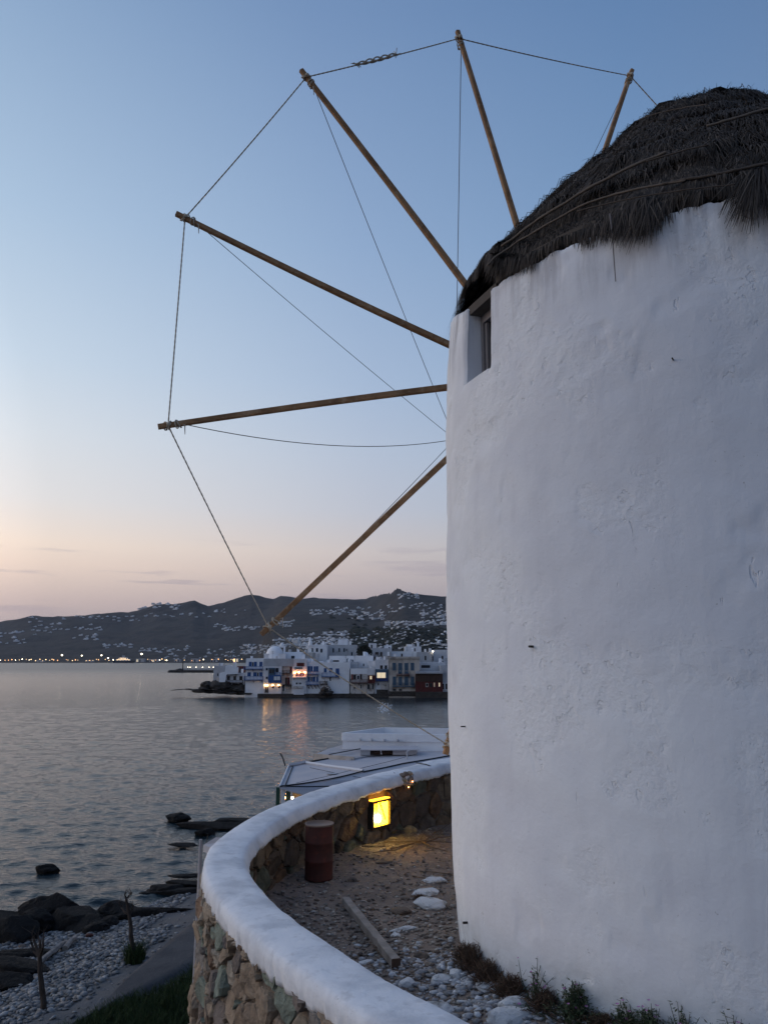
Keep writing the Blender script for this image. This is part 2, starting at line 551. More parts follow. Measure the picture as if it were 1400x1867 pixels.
# ---------------------------------------------------------------- white houses scattered on the hills
def far_house_mesh(seed):
    r = random.Random(seed)
    b = MB()
    w, d, h = r.uniform(.85, 1.1), r.uniform(.7, 1.1), r.uniform(.42, .55)
    b.box(-w / 2, -d / 2, -.35, w / 2, d / 2, h)
    if r.random() < .75:
        s = r.choice((-1, 1))
        b.box(s * w * .5, -d * .45, -.35, s * (w * .5 + r.uniform(.35, .6)), d * .35, h * r.uniform(.5, .75))
    if r.random() < .6:
        o_ = r.uniform(-.2, .1)
        b.box(o_, -d * .3, h, o_ + r.uniform(.3, .5), d * .4, h + r.uniform(.25, .42))
    n = r.randint(2, 3)
    for i in range(n):
        x = -w * .36 + i * w * .72 / max(1, n - 1)
        hh = r.choice((.2, .3))
        b.box(x - .06, -d / 2 - .012, h * .45 - hh / 2, x + .06, -d / 2 + .01, h * .45 + hh / 2, 1)
    me = bpy.data.meshes.new('hill_house')
    me.from_pydata(b.v, [], b.f)
    me.materials.append(M['far_white']); me.materials.append(M['far_dark'])
    me.polygons.foreach_set('material_index', b.m)
    me.update()
    return me


FH = [far_house_mesh(i) for i in range(10)]
CL = [  # (x0, y0, x1, y1, count, size in photo pixels, label)
    (0, 1150, 46, 1176, 13, 7, 'small white house low on the left end of the dark hillside'),
    (56, 1138, 112, 1158, 12, 6, 'house in a string across the left hill'),
    (112, 1140, 186, 1150, 9, 6, 'small white house on the middle slope of the left hill'),
    (130, 1160, 178, 1168, 7, 7, 'white house in the short row low on the left hill'),
    (30, 1126, 80, 1136, 5, 5, 'small pale house below the left hilltop'),
    (110, 1119, 200, 1130, 11, 5, 'small pale house just under the left ridge line'),
    (204, 1124, 256, 1136, 8, 6, 'pale house under the saddle of the ridge'),
    (255, 1102, 332, 1112, 11, 7, 'white house in the cluster on the rounded hilltop'),
    (262, 1119, 372, 1126, 11, 5, 'pale house in the long row below the rounded hilltop'),
    (188, 1176, 240, 1182, 9, 7, 'white house in the row above the port, left part'),
    (254, 1181, 344, 1191, 15, 6, 'pale house above the middle of the port'),
    (300, 1194, 400, 1203, 12, 6, 'pale low building along the right part of the port'),
    (380, 1112, 460, 1128, 7, 5, 'small pale house high below the pointed peak'),
    (392, 1140, 472, 1150, 8, 6, 'small pale house half way down below the pointed peak'),
    (410, 1144, 475, 1153, 12, 6, 'white house in the row left of the lowest sail arm'),
    (508, 1133, 536, 1143, 8, 6, 'white house in the small group right of the lowest sail arm'),
    (380, 1184, 440, 1200, 12, 6, 'white house at the foot of the hill left of the town'),
    (438, 1178, 500, 1194, 24, 7, 'white house of the town edge behind the dome'),
    (500, 1165, 560, 1182, 20, 7, 'white house of the town right behind the dome'),
    (530, 1158, 610, 1178, 26, 8, 'white house of the old town on the first rise'),
    (566, 1113, 650, 1122, 14, 6, 'white house in the row under the long ridge'),
    (600, 1108, 700, 1120, 8, 6, 'white house under the saddle left of the right hill'),
    (640, 1117, 704, 1131, 12, 7, 'white house on the lower left flank of the right hill'),
    (590, 1153, 690, 1176, 34, 9, 'white house of the old town on the second rise'),
    (700, 1134, 772, 1156, 24, 9, 'white house of the dense group left of the windmill'),
    (770, 1114, 815, 1142, 16, 8, 'white house close to the windmill wall on the right hill'),
    (728, 1082, 764, 1092, 7, 6, 'white house on top of the right hill'),
    (706, 1100, 815, 1118, 16, 6, 'white house on the upper slope of the right hill'),
    (560, 1178, 650, 1186, 12, 12, 'white house packed behind the church and the long grey hall'),
    (690, 1168, 815, 1184, 16, 11, 'white house on the slope right behind the waterfront mansion'),
    (715, 1158, 745, 1166, 6, 8, 'white house among dark bushes at the foot of the right hill'),
    (760, 1150, 815, 1166, 7, 8, 'white house among dark bushes beside the windmill wall'),
]
_hr = random.Random(5)
ORD = ('leftmost second third fourth fifth sixth seventh eighth ninth tenth eleventh twelfth thirteenth fourteenth fifteenth sixteenth seventeenth eighteenth nineteenth twentieth').split() + \
      [('twenty-' + q) for q in 'first second third fourth fifth sixth seventh eighth ninth'.split()] + ['thirtieth'] + [('thirty-' + q) for q in 'first second third fourth fifth sixth seventh eighth ninth'.split()] + ['fortieth'] + [('forty-' + q) for q in 'first second third fourth fifth sixth seventh eighth ninth'.split()] + ['fiftieth'] + [('fifty-' + q) for q in 'first second third fourth fifth sixth seventh eighth ninth'.split()]
allh = []
for (x0, y0, x1, y1, n, sz, lab) in CL:
    placed = []
    for k in range(int(min(58, n * (1.75 if x0 > 430 else 1.15)))):
        for _ in range(20):
            px, py = _hr.uniform(x0, x1), _hr.uniform(y0, y1)
            if all(abs(px - q[0]) > sz * .8 or abs(py - q[1]) > sz * .4 for q in placed): break
        placed.append((px, py))
    placed.sort()
    for k, (px, py) in enumerate(placed):
        p = hit_far(px, py)
        if p is None: continue
        w = min(sz * p.y / 1400 * _hr.uniform(.5, .98), 14)
        allh.append((w / p.y, p, w, _hr.uniform(.5, .75), _hr.uniform(-.5, .5), _hr.randrange(10), ORD[k] + ('' if k == 0 else ' from the left') + ', ' + lab))
allh.sort(key=lambda q: -q[0])
VV, FF, MI, nb = [], [], [], 0
for k, (_, p, w, hs, rz, mi_, lab) in enumerate(allh):
    if k < 290:
        o = bpy.data.objects.new('hill_house', FH[mi_])
        COL.objects.link(o)
        o.location = p; o.scale = (w, w, w * hs); o.rotation_euler = (0, 0, rz)
        tag(o, lab, 'house', 'small white houses on the far hills')
    else:
        me = FH[mi_]
        v = np.array([q.co[:] for q in me.vertices]) * np.array([w, w, w * hs])
        v = v @ np.array(Matrix.Rotation(rz, 3, 'Z')).T + np.array(p)
        VV.append(v); FF += [[i_ + nb for i_ in pl_.vertices] for pl_ in me.polygons]; MI += [pl_.material_index for pl_ in me.polygons]; nb += len(v)
if VV:
    tag(mesh_obj('distant_houses', np.concatenate(VV), FF, [M['far_white'], M['far_dark']], mi=MI), 'the tiniest pale houses scattered on the far hillsides', 'houses', kind='stuff')

# dark scrub and garden trees on the right hill, too many and too small to tell apart
me_b = MB()
bv, bf = [], []
_ico = []
import bmesh
_bm = bmesh.new(); bmesh.ops.create_icosphere(_bm, subdivisions=1, radius=1.0)
ICO1V = np.array([v.co[:] for v in _bm.verts]); ICO1F = np.array([[v.index for v in f.verts] for f in _bm.faces]); _bm.free()
_bm = bmesh.new(); bmesh.ops.create_icosphere(_bm, subdivisions=2, radius=1.0)
ICO2V = np.array([v.co[:] for v in _bm.verts]); ICO2F = np.array([[v.index for v in f.verts] for f in _bm.faces]); _bm.free()
_bm = bmesh.new(); bmesh.ops.create_icosphere(_bm, subdivisions=3, radius=1.0)
ICO3V = np.array([v.co[:] for v in _bm.verts]); ICO3F = np.array([[v.index for v in f.verts] for f in _bm.faces]); _bm.free()
_bm = bmesh.new(); bmesh.ops.create_icosphere(_bm, subdivisions=4, radius=1.0)
ICO4V = np.array([v.co[:] for v in _bm.verts]); ICO4F = np.array([[v.index for v in f.verts] for f in _bm.faces]); _bm.free()
VV, FF, nb = [], [], 0
for k in range(560):
    if k < 520: px, py = _hr.uniform(640, 818), _hr.uniform(1146, 1186)
    else: px, py = _hr.uniform(600, 818), _hr.uniform(1120, 1190)
    p = hit_far(px, py)
    if p is None: continue
    s = (_hr.uniform(2.5, 6.5)) * (p.y / 1400) / .9 * (1 if k < 520 else .8)
    v = ICO1V * (1 + RNG.normal(0, .18, (len(ICO1V), 1))) * np.array([s * 1.3, s, s * .7]) + np.array(p)
    VV.append(v); FF.append(ICO1F + nb); nb += len(v)
tag(numpy_obj('hillside_scrub', np.concatenate(VV), np.concatenate(FF), M['bush']), 'dark scrub and garden trees between the hillside houses', 'scrub', kind='stuff')

# ================================================================ the sea
ang = np.concatenate([np.linspace(-180, -40, 24)[:-1], np.linspace(-40, -31, 20)[:-1], np.linspace(-31, 8, 420)[:-1], np.linspace(8, 40, 60)[:-1], np.linspace(40, 180, 20)])
rad = np.concatenate([np.array([4, 8, 12, 16, 20, 23]), np.geomspace(25, 170, 520)[:-1], np.geomspace(170, 1500, 120)[:-1], np.array([1500, 2500, 4000, 5500])])
A_, R_ = np.meshgrid(np.radians(ang), rad)
X_, Y_ = R_ * np.sin(A_), R_ * np.cos(A_)
Z_ = np.zeros_like(X_)
wr = np.random.default_rng(3)
for lam in np.geomspace(.36, 5.5, 60):
    th = R(wr.normal(78, 26))                       # waves run in from the west-north-west
    k_ = 2 * math.pi / lam
    amp = .0070 * lam ** .75 * wr.uniform(.5, 1.3)
    if lam > 1.6: amp *= .45
    if lam < 1.2: amp *= 1.5
    vis = np.clip(1.25 - R_ / (lam * 95), 0, 1)        # fades out where the grid gets too coarse for it
    ph = k_ * (X_ * math.cos(th) + Y_ * math.sin(th)) + wr.uniform(0, 7)
    ph = ph + .8 * np.sin(X_ * .11 * wr.uniform(.6, 1.4) + Y_ * .07 * wr.uniform(.6, 1.4) + wr.uniform(0, 6))
    s_ = np.sin(ph)
    Z_ += amp * vis * (s_ + .25 * np.cos(2 * ph))
V = np.stack([X_, Y_, Z_], -1).reshape(-1, 3)
na, nr = len(ang), len(rad)
ii, jj = np.meshgrid(np.arange(nr - 1), np.arange(na - 1), indexing='ij')
F = np.stack([ii * na + jj, ii * na + jj + 1, (ii + 1) * na + jj + 1, (ii + 1) * na + jj], -1).reshape(-1, 4)[:, ::-1]
wm = bpy.data.materials.new('sea_water'); wm.use_nodes = True
t = wm.node_tree; bs = t.nodes['Principled BSDF']
bs.inputs['Base Color'].default_value = (.010, .022, .028, 1)
bs.inputs['Roughness'].default_value = .07
bs.inputs['IOR'].default_value = 1.33
geo = t.nodes.new('ShaderNodeNewGeometry')
ln_ = N(t, 'ShaderNodeVectorMath', operation='LENGTH'); t.links.new(geo.outputs['Position'], ln_.inputs[0])
calm = t.nodes.new('ShaderNodeMapRange'); t.links.new(ln_.outputs['Value'], calm.inputs[0])      # the inner bay far out lies calmer
calm.inputs[1].default_value = 110; calm.inputs[2].default_value = 520; calm.inputs[3].default_value = 1.0; calm.inputs[4].default_value = .35
rgh = t.nodes.new('ShaderNodeMapRange'); t.links.new(ln_.outputs['Value'], rgh.inputs[0])
rgh.inputs[1].default_value = 70; rgh.inputs[2].default_value = 700; rgh.inputs[3].default_value = .07; rgh.inputs[4].default_value = .34
t.links.new(rgh.outputs[0], bs.inputs['Roughness'])
prev = None
for (scale, rot, dist, det) in (((.5, 1.4, 1), 18, .04, 4.0), ((1.9, 6.0, 1), 12, .060, 5.0), ((5, 14, 1), 8, .022, 4.0)):
    mp = t.nodes.new('ShaderNodeMapping')
    mp.inputs['Scale'].default_value = scale
    mp.inputs['Rotation'].default_value = (0, 0, R(rot))
    t.links.new(geo.outputs['Position'], mp.inputs[0])
    n = N(t, 'ShaderNodeTexNoise', Scale=1.0, Detail=det, Roughness=.55)
    t.links.new(mp.outputs[0], n.inputs['Vector'])
    b = t.nodes.new('ShaderNodeBump')
    b.inputs['Distance'].default_value = dist
    t.links.new(calm.outputs[0], b.inputs['Strength'])
    t.links.new(n.outputs[0], b.inputs['Height'])
    if prev: t.links.new(prev, b.inputs['Normal'])
    prev = b.outputs[0]
t.links.new(prev, bs.inputs['Normal'])
tag(numpy_obj('sea', V, F, wm, smooth=True), kind='structure')
# sea floor so that nothing below the water is open
tag(MB().box(-5400, -5400, -6.5, 5400, 5400, -6.0).build('sea_bed', M['rock_dark']), kind='structure')


# ================================================================ rocks
def rock_arrays(seed, c, size, sub=2, rough=.25, flat=1.0, rot=0.0):
    base, fc = {1: (ICO1V, ICO1F), 2: (ICO2V, ICO2F), 3: (ICO3V, ICO3F), 4: (ICO4V, ICO4F)}[sub]
    r = random.Random(seed)
    off = Vector((r.uniform(0, 90), r.uniform(0, 90), r.uniform(0, 90)))
    out = []
    # a few cutting planes give the rock flat broken faces
    planes = []
    for _ in range(7):
        nrm = Vector((r.gauss(0, 1), r.gauss(0, 1), r.gauss(0, 1))).normalized()
        planes.append((nrm, r.uniform(.62, .9)))
    for v in base:
        v = Vector(v)
        q = v * (1 + rough * noise.noise(v * 1.4 + off) + rough * .45 * noise.noise(v * 4 + off))
        if sub == 4: q = q * (1 + .10 * noise.ridged_multi_fractal(v * 1.6 + off, 1, 2, 5, 1, 2) - .08 + .03 * noise.noise(v * 13 + off))
        for nrm, dd in planes:
            e = q.dot(nrm) - dd
            if e > 0: q -= nrm * e * .85
        out.append(q)
    ca, sa = math.cos(rot), math.sin(rot)
    res = [(c[0] + (q.x * size[0]) * ca - (q.y * size[1]) * sa, c[1] + (q.x * size[0]) * sa + (q.y * size[1]) * ca, c[2] + q.z * size[2]) for q in out]
    return np.array(res), fc


def rock(name, seed, c, size, material, sub=2, rot=0.0, smooth=False, **kw):
    v, f = rock_arrays(seed, c, size, sub, rot=rot)
    root = Vector((c[0], c[1], c[2]))
    me = bpy.data.meshes.new(name)
    me.from_pydata((v - np.array(root)).tolist(), [], f.tolist())
    me.materials.append(material)
    if smooth: me.polygons.foreach_set('use_smooth', [True] * len(me.polygons))
    o = bpy.data.objects.new(name, me)
    COL.objects.link(o)
    o.location = root
    WL[o.name] = root
    return tag(o, **kw)


# ================================================================ the waterfront houses
def F2(x, y):          # zoomed crop 3 -> photo pixels
    return 380 + x * .15714, 1160 + y * .15714


def F4(x, y):
    return 600 + x * .15714, 1160 + y * .15714


def FB(x, y):
    return 370 + x * .32143, 1050 + y * .32143


def conv(feats, fn):
    out = []
    for f in feats:
        a = fn(f[1], f[2]); b = fn(f[3], f[4])
        out.append((f[0], a[0], a[1], b[0], b[1]) + tuple(f[5:]))
    return out


def facade(name, label, x0, x1, yt, yb, Y, D, wall, feats=(), base=None, parapet=.35, cat='house', below=1.5, roofmat=None, group=None):
    a, b = P(x0, yt, Y), P(x1, yb, Y)
    xl, xr = px2x(x0, Y, a.z * .5 + b.z * .5), px2x(x1, Y, a.z * .5 + b.z * .5)
    zt, zb = a.z, b.z
    root = empty(name, ((xl + xr) / 2, Y + D / 2, zb), label, cat, group)
    w = MB()
    w.box(xl, Y, zb - below, xr, Y + D, zt - parapet)
    # parapet round the flat roof
    t_ = .3
    if parapet > 0:
        w.box(xl, Y, zt - parapet, xr, Y + t_, zt)
        w.box(xl, Y + D - t_, zt - parapet, xr, Y + D, zt)
        w.box(xl, Y + t_, zt - parapet, xl + t_, Y + D - t_, zt)
        w.box(xr - t_, Y + t_, zt - parapet, xr, Y + D - t_, zt)
    w.build('wall', M[wall], root)
    rr_ = random.Random(int(x0 * 7 + yt * 3))
    if xr - xl > 3 and zt - zb > 2 and parapet > 0:
        cx_ = rr_.uniform(xl + .8, xr - 1.2)
        if rr_.random() < .6:
            cb_ = MB(); cb_.box(cx_, Y + 1.2, zt - parapet, cx_ + .55, Y + 1.75, zt + rr_.uniform(.4, 1.0)); cb_.box(cx_ - .08, Y + 1.12, zt + 1.0, cx_ + .63, Y + 1.83, zt + 1.1) if False else None
            cb_.build('chimney', M['hw_bright'], root)
        if rr_.random() < .55:
            ax_ = rr_.uniform(xl + .6, xr - .6); am = MB(); am.beam((ax_, Y + 2, zt - parapet), (ax_, Y + 2, zt + 1.9), .06)
            for q_ in (1.3, 1.6, 1.85): am.beam((ax_ - .4, Y + 2, zt + q_), (ax_ + .4, Y + 2, zt + q_), .04)
            am.build('antenna', M['iron'], root)
        if rr_.random() < .4:
            tx_ = rr_.uniform(xl + .8, xr - 1.6); MB().lathe((tx_, Y + 3, zt - parapet), [(.45, 0), (.45, .9), (.2, 1.05)], 10).build('water_tank', M['hw_grey'], root)
    for f in feats:
        k, fx0, fy0, fx1, fy1 = f[:5]
        mt = f[5] if len(f) > 5 else 'blue'
        q0, q1 = P(fx0, fy0, Y), P(fx1, fy1, Y)
        zc = (q0.z + q1.z) / 2
        ax, bx = px2x(fx0, Y, zc), px2x(fx1, Y, zc)
        t0, t1 = q1.z, q0.z                      # bottom, top
        if k in ('w', 'd', 'lw'):
            fr = MB()
            e = min(.12, (bx - ax) * .14)
            fr.box(ax, Y - .05, t0, ax + e, Y, t1); fr.box(bx - e, Y - .05, t0, bx, Y, t1)
            fr.box(ax + e, Y - .05, t1 - e, bx - e, Y, t1); fr.box(ax + e, Y - .05, t0, bx - e, Y, t0 + e)
            if bx - ax > .8: fr.box((ax + bx) / 2 - .03, Y - .045, t0 + e, (ax + bx) / 2 + .03, Y, t1 - e)
            fo = fr.build('window' if k != 'd' else 'door', M[mt], root)
            pm = {'w': 'glass_dark', 'd': 'glass_dark', 'lw': 'lit_window'}[k]
            if len(f) > 6: pm = f[6]
            MB().box(ax + e, Y - .02, t0 + e, bx - e, Y, t1 - e).build('pane' if k != 'd' else 'leaf', M[pm], fo)
        elif k == 's':                                   # closed shutters in two leaves with slats
            so = MB().box(ax, Y - .03, t0, bx, Y, t1).build('shuttered_window', M['glass_dark'], root)
            mid = (ax + bx) / 2
            for (p0, p1) in ((ax, mid - .02), (mid + .02, bx)):
                sb = MB()
                sb.box(p0, Y - .08, t0, p1, Y - .03, t1)
                nz = max(2, int((t1 - t0) / .5))
                for i in range(nz):
                    z0 = t0 + (t1 - t0) * (i + .15) / nz
                    sb.box(p0 + .07, Y - .105, z0, p1 - .07, Y - .08, z0 + (t1 - t0) / nz * .7)
                sb.build('shutter', M[mt], so)
        elif k == 'b':                                   # balcony with railing
            dep = f[6] if len(f) > 6 else .9
            bo = MB().box(ax, Y - dep, t0, bx, Y, t0 + .14).build('balcony', M[mt], root)
            rb = MB()
            rb.box(ax, Y - dep, t1 - .08, bx, Y - dep + .08, t1)
            rb.box(ax, Y - dep + .08, t1 - .08, ax + .08, Y, t1); rb.box(bx - .08, Y - dep + .08, t1 - .08, bx, Y, t1)
            rb.build('handrail', M[mt], bo)
            n = max(3, int((bx - ax) / .34))
            bal = MB()
            for i in range(n + 1):
                xx = ax + (bx - ax - .06) * i / n
                bal.box(xx, Y - dep + .01, t0 + .14, xx + .07, Y - dep + .06, t1 - .08)
            for yy in (Y - dep * .6, Y - dep * .25):
                bal.box(ax + .01, yy, t0 + .14, ax + .06, yy + .06, t1 - .08); bal.box(bx - .06, yy, t0 + .14, bx - .01, yy + .06, t1 - .08)
            tag(bal.build('balusters', M[mt], bo), kind='stuff')
            nb_ = max(2, int((bx - ax) / 1.3))
            for i in range(nb_):
                xx = ax + .15 + (bx - ax - .3) * i / (nb_ - 1)
                MB().beam((xx, Y, t0 - .55), (xx, Y - dep * .8, t0), .09).build('bracket', M['brown_wood'], bo)
        elif k == 'y':                                   # boxed-out bay of boards
            dep = f[6] if len(f) > 6 else .8
            bo = MB().box(ax, Y - dep, t0, bx, Y, t1).build('bay', M[mt], root)
            n = max(2, int((bx - ax) / .8))
            for i in range(n + 1):
                xx = ax + (bx - ax - .1) * i / n
                MB().box(xx, Y - dep - .05, t0, xx + .1, Y - dep, t1).build('batten', M[mt], bo)
        elif k == 'yw':                                  # window set in a bay front
            dep = f[6] if len(f) > 6 else .8
            pm = f[7] if len(f) > 7 else 'lit_window'
            fo = MB().box(ax - .08, Y - dep - .1, t0 - .08, bx + .08, Y - dep - .05, t1 + .08).build('window', M[mt], root)
            n = max(2, int((bx - ax) / .75))
            for i in range(n):
                x_0 = ax + (bx - ax) * i / n + .04; x_1 = ax + (bx - ax) * (i + 1) / n - .04
                MB().box(x_0, Y - dep - .13, t0, x_1, Y - dep - .1, t1).build('pane', M[pm], fo)
        elif k == 'p':                                   # patch / band standing slightly proud (plinth, cornice, sill)
            dep = f[6] if len(f) > 6 else .12
            MB().box(ax, Y - dep, t0, bx, Y, t1).build(f[7] if len(f) > 7 else 'cornice', M[mt], root)
        elif k == 'g':                                   # dark opening
            MB().box(ax, Y - .02, t0, bx, Y, t1).build('opening', M['far_dark'], root)
        elif k == 'l':                                   # wall lamp
            lo = MB().box(ax - .08, Y - .35, t0 - .04, ax + .08, Y, t0).build('wall_lamp', M['iron'], root)
            b_ = MB(); s_ = (f[6] if len(f) > 6 else .16)
            b_.lathe((ax, Y - .3, t0 - .04 - s_ * 1.6), [(s_ * .5, 0), (s_, s_ * .5), (s_, s_ * 1.1), (s_ * .4, s_ * 1.6)], 8)
            b_.build('bulb', M[mt], lo)
        elif k == 'k':                                   # slanting props under a balcony
            n = f[6] if len(f) > 6 else 4
            for i in range(n):
                xx = ax + (bx - ax) * i / (n - 1)
                MB().beam((xx + .5, Y, t0), (xx, Y - .9, t1), .1).build('prop', M['brown_wood'], root)
        elif k == 'r':                                   # roof slab sticking out
            MB().box(ax, Y - 1.0, t0, bx, Y + D * .5, t1).build('roof', M[mt], root)
    return root


YV = 200.0
facade('waterfront_house', 'pale grey end house with a blank side at the left tip of the white waterfront', 389, 410, 1214, 1250, YV + 6, 8, 'hw_grey', [('w', 396, 1228, 398.5, 1233, 'frame_grey')], below=1)
facade('waterfront_house', 'low white house with brown terrace rail and three small windows above the rocks', 402, 446, 1227, 1250, YV + 1, 9, 'hw_white',
       conv([('d', 218, 465, 250, 510, 'brown_wood'), ('d', 290, 465, 322, 510, 'brown_wood'), ('d', 360, 465, 395, 510, 'brown_wood'), ('b', 180, 508, 405, 545, 'brown_wood', 1.1),
             ('b', 210, 408, 330, 441, 'brown_wood', .3)], F2), below=1)
facade('upper_terrace_room', 'dark red room on the terrace of the low white house', 432, 446, 1215, 1228, YV + 5, 4, 'oxblood', [('g', 436, 1219, 441, 1227)], below=.3, cat='building')
# white curved stair parapets of that house
cb = MB()
pr = [(124, 445), (135, 425), (190, 415), (200, 350), (225, 335), (285, 345), (290, 300), (315, 300), (320, 380), (340, 360), (340, 440), (210, 445), (190, 560), (124, 560)]
pw = [P(*F2(x, y), YV - .2) for x, y in pr]
n_ = len(pw)
cb.add([(q.x, YV - .2, q.z) for q in pw] + [(q.x, YV + .9, q.z) for q in pw], [list(range(n_))] + [list(range(n_, 2 * n_))[::-1]] + [[i, i + n_, (i + 1) % n_ + n_, (i + 1) % n_] for i in range(n_)])
cb.build('stair_parapet', M['hw_bright'], label='white curved stair wall at the left end of the waterfront', cat='wall')
facade('waterfront_house', 'white house with two long blue balconies above a blank white wall', 447.6, 480.6, 1200.5, 1265, YV, 9, 'hw_bright',
       conv([('s', 470, 298, 503, 352), ('w', 505, 300, 528, 352, 'white_paint'), ('s', 530, 298, 562, 352), ('s', 592, 298, 626, 352), ('b', 415, 350, 632, 386, 'blue', 1.0),
             ('s', 452, 420, 492, 468), ('s', 520, 420, 562, 468), ('w', 564, 420, 588, 468, 'white_paint'), ('s', 592, 420, 626, 468), ('b', 420, 464, 632, 512, 'blue', 1.0)], F2))
facade('waterfront_house', 'narrow grey and white house with blue enclosed balcony and lit lamps at its foot', 480.6, 513.6, 1201, 1265, YV - .5, 9, 'hw_white',
       conv([('p', 640, 262, 990, 350, 'hw_grey', .05, 'upper_wall'), ('w', 665, 370, 690, 398, 'blue_grey'), ('w', 665, 472, 690, 498, 'blue_grey'), ('y', 700, 368, 775, 455, 'blue_grey', .5),
             ('yw', 708, 385, 768, 430, 'blue_grey', .5, 'glass_dark'), ('b', 776, 420, 835, 456, 'blue', .8), ('g', 780, 370, 815, 420), ('y', 700, 455, 850, 545, 'blue', .9),
             ('yw', 765, 468, 840, 510, 'blue_grey', .9, 'far_white'), ('d', 650, 585, 700, 662, 'hw_stained'), ('w', 738, 575, 762, 606, 'oxblood'), ('w', 808, 575, 832, 606, 'oxblood'),
             ('l', 662, 560, 0, 560, 'warm_light', .2), ('l', 684, 562, 0, 562, 'warm_light', .16), ('l', 748, 562, 0, 562, 'warm_light', .16), ('l', 816, 562, 0, 562, 'warm_light', .16)], F2))
facade('waterfront_house', 'weathered house with brown wooden balconies over a rough stained sea wall', 513.6, 532.5, 1206, 1267, YV, 9, 'hw_stained',
       conv([('g', 838, 350, 860, 420), ('s', 800, 350, 828, 420, 'brown_wood'), ('b', 862, 398, 950, 436, 'brown_wood', .9), ('s', 945, 358, 972, 432, 'red'), ('w', 955, 305, 970, 325, 'oxblood'),
             ('s', 890, 480, 915, 562, 'brown_wood'), ('s', 918, 480, 942, 562, 'oxblood'), ('p', 850, 470, 885, 565, 'hw_beige', .15, 'buttress'), ('b', 852, 560, 965, 572, 'brown_wood', .7),
             ('g', 862, 572, 880, 640)], F2))
facade('waterfront_house', 'white house with red window frames and a row of orange lamps over its balcony', 532.5, 559, 1202, 1268, YV - .5, 9, 'hw_white',
       conv([('s', 1025, 310, 1112, 350, 'oxblood'), ('p', 1000, 362, 1090, 384, 'blue_grey', .08, 'sign_board'), ('d', 1012, 428, 1042, 464, 'red', 'oxblood'), ('d', 1050, 428, 1080, 464, 'red', 'oxblood'),
             ('d', 1088, 428, 1116, 464, 'red', 'oxblood'), ('l', 1002, 415, 0, 415, 'orange_light', .24), ('l', 1052, 410, 0, 410, 'orange_light', .24), ('l', 1120, 410, 0, 410, 'orange_light', .24),
             ('b', 985, 440, 1135, 482, 'hw_bright', .8), ('w', 1010, 535, 1040, 565, 'white_paint'), ('w', 1045, 535, 1082, 565, 'white_paint'), ('p', 980, 578, 1096, 602, 'hw_stained', .5, 'ledge'), ('p', 990, 620, 1110, 680, 'hw_white', .3, 'plinth')], F2))
facade('waterfront_house', 'tall white house with two tiers of blue shutters over slanting balcony props', 559, 584, 1206, 1265, YV + .3, 9, 'hw_bright',
       conv([('s', 1152, 350, 1180, 412), ('s', 1184, 350, 1208, 412), ('s', 1222, 350, 1246, 412), ('s', 1250, 350, 1274, 412), ('b', 1150, 402, 1278, 446, 'blue', .9),
             ('s', 1152, 472, 1180, 530), ('w', 1184, 472, 1206, 530, 'white_paint'), ('s', 1208, 472, 1240, 530), ('s', 1252, 472, 1274, 530), ('b', 1130, 522, 1280, 566, 'blue', 1.0),
             ('k', 1150, 566, 1270, 612, 'brown_wood', 4)], F2))
facade('waterfront_house', 'white house with one long blue balcony and a wide blank wall sloping to the sea', 584, 637, 1208, 1267, YV + .2, 9, 'hw_bright',
       conv([('s', 0, 370, 38, 420), ('s', -60, 372, -30, 420), ('s', 76, 375, 116, 470, 'blue'), ('b', -85, 425, 118, 474, 'blue', .9), ('g', 5, 480, 22, 520), ('b', -105, 520, -20, 560, 'brown_wood', .8)], F4))
# dark broken stair and rocks at its foot
for i, (x, y, w, h, s) in enumerate([(591, 1258, 1.8, 1.2, 1), (600, 1263, 2.0, 1.0, 2), (588, 1264, 2.0, 1.0, 3)]):
    q = P(x, y, YV - 1.6)
    rock('shore_rock', 60 + s, q, (w * .6, 1.4, h * .6), M['rock_dark'], 2, label=['middle', 'right', 'left'][i] + ' dark rock at the foot of the white sloping wall', cat='rock', group='rocks against the sloping wall')
st = empty('outside_stair', P(598, 1262, YV - .9), 'dark narrow stair with thin rails on the white blank wall', 'stair')
for i in range(7):
    q = P(590 + i * 2.1, 1243 + i * 3.0, YV - .8)
    MB().box(q.x, YV - 1.3, q.z, q.x + .35, YV + .2, q.z + .12).build('step', M['brown_wood'], st)
sr = MB(); sr.beam(P(589, 1236, YV - 1.2), P(604, 1258, YV - 1.2), .07); sr.build('rail', M['iron'], st)
facade('waterfront_house', 'grey side house set back between the blank white wall and the red balconies', 625, 652, 1207, 1245, YV + 7, 9, 'hw_grey',
       conv([('w', 180, 370, 195, 420, 'blue_grey'), ('w', 393, 320, 408, 348, 'blue_grey'), ('w', 190, 515, 205, 540, 'blue_grey')], F4), below=6)
facade('waterfront_house', 'stained white house with dark red balconies and a small lit lamp on its right', 638.5, 684, 1219, 1268, YV - .3, 9, 'hw_stained',
       conv([('p', 250, 376, 440, 440, 'hw_bright', .06, 'upper_wall'), ('p', 440, 372, 532, 448, 'hw_white', .06, 'upper_wall'), ('s', 258, 445, 276, 505, 'red'), ('d', 280, 448, 312, 505, 'brown_wood'),
             ('d', 320, 452, 355, 505, 'hw_bright'), ('s', 358, 440, 380, 500, 'brown_wood'), ('b', 250, 498, 440, 545, 'oxblood', 1.0), ('y', 450, 455, 535, 545, 'oxblood', .9), ('l', 485, 462, 0, 462, 'white_light', .17),
             ('yw', 472, 462, 498, 500, 'oxblood', .86, 'lit_window'), ('g', 285, 572, 305, 608), ('d', 360, 560, 380, 612, 'hw_white'), ('g', 445, 560, 470, 615), ('g', 498, 560, 518, 618),
             ('p', 385, 548, 440, 690, 'hw_beige', .15, 'buttress')], F4))
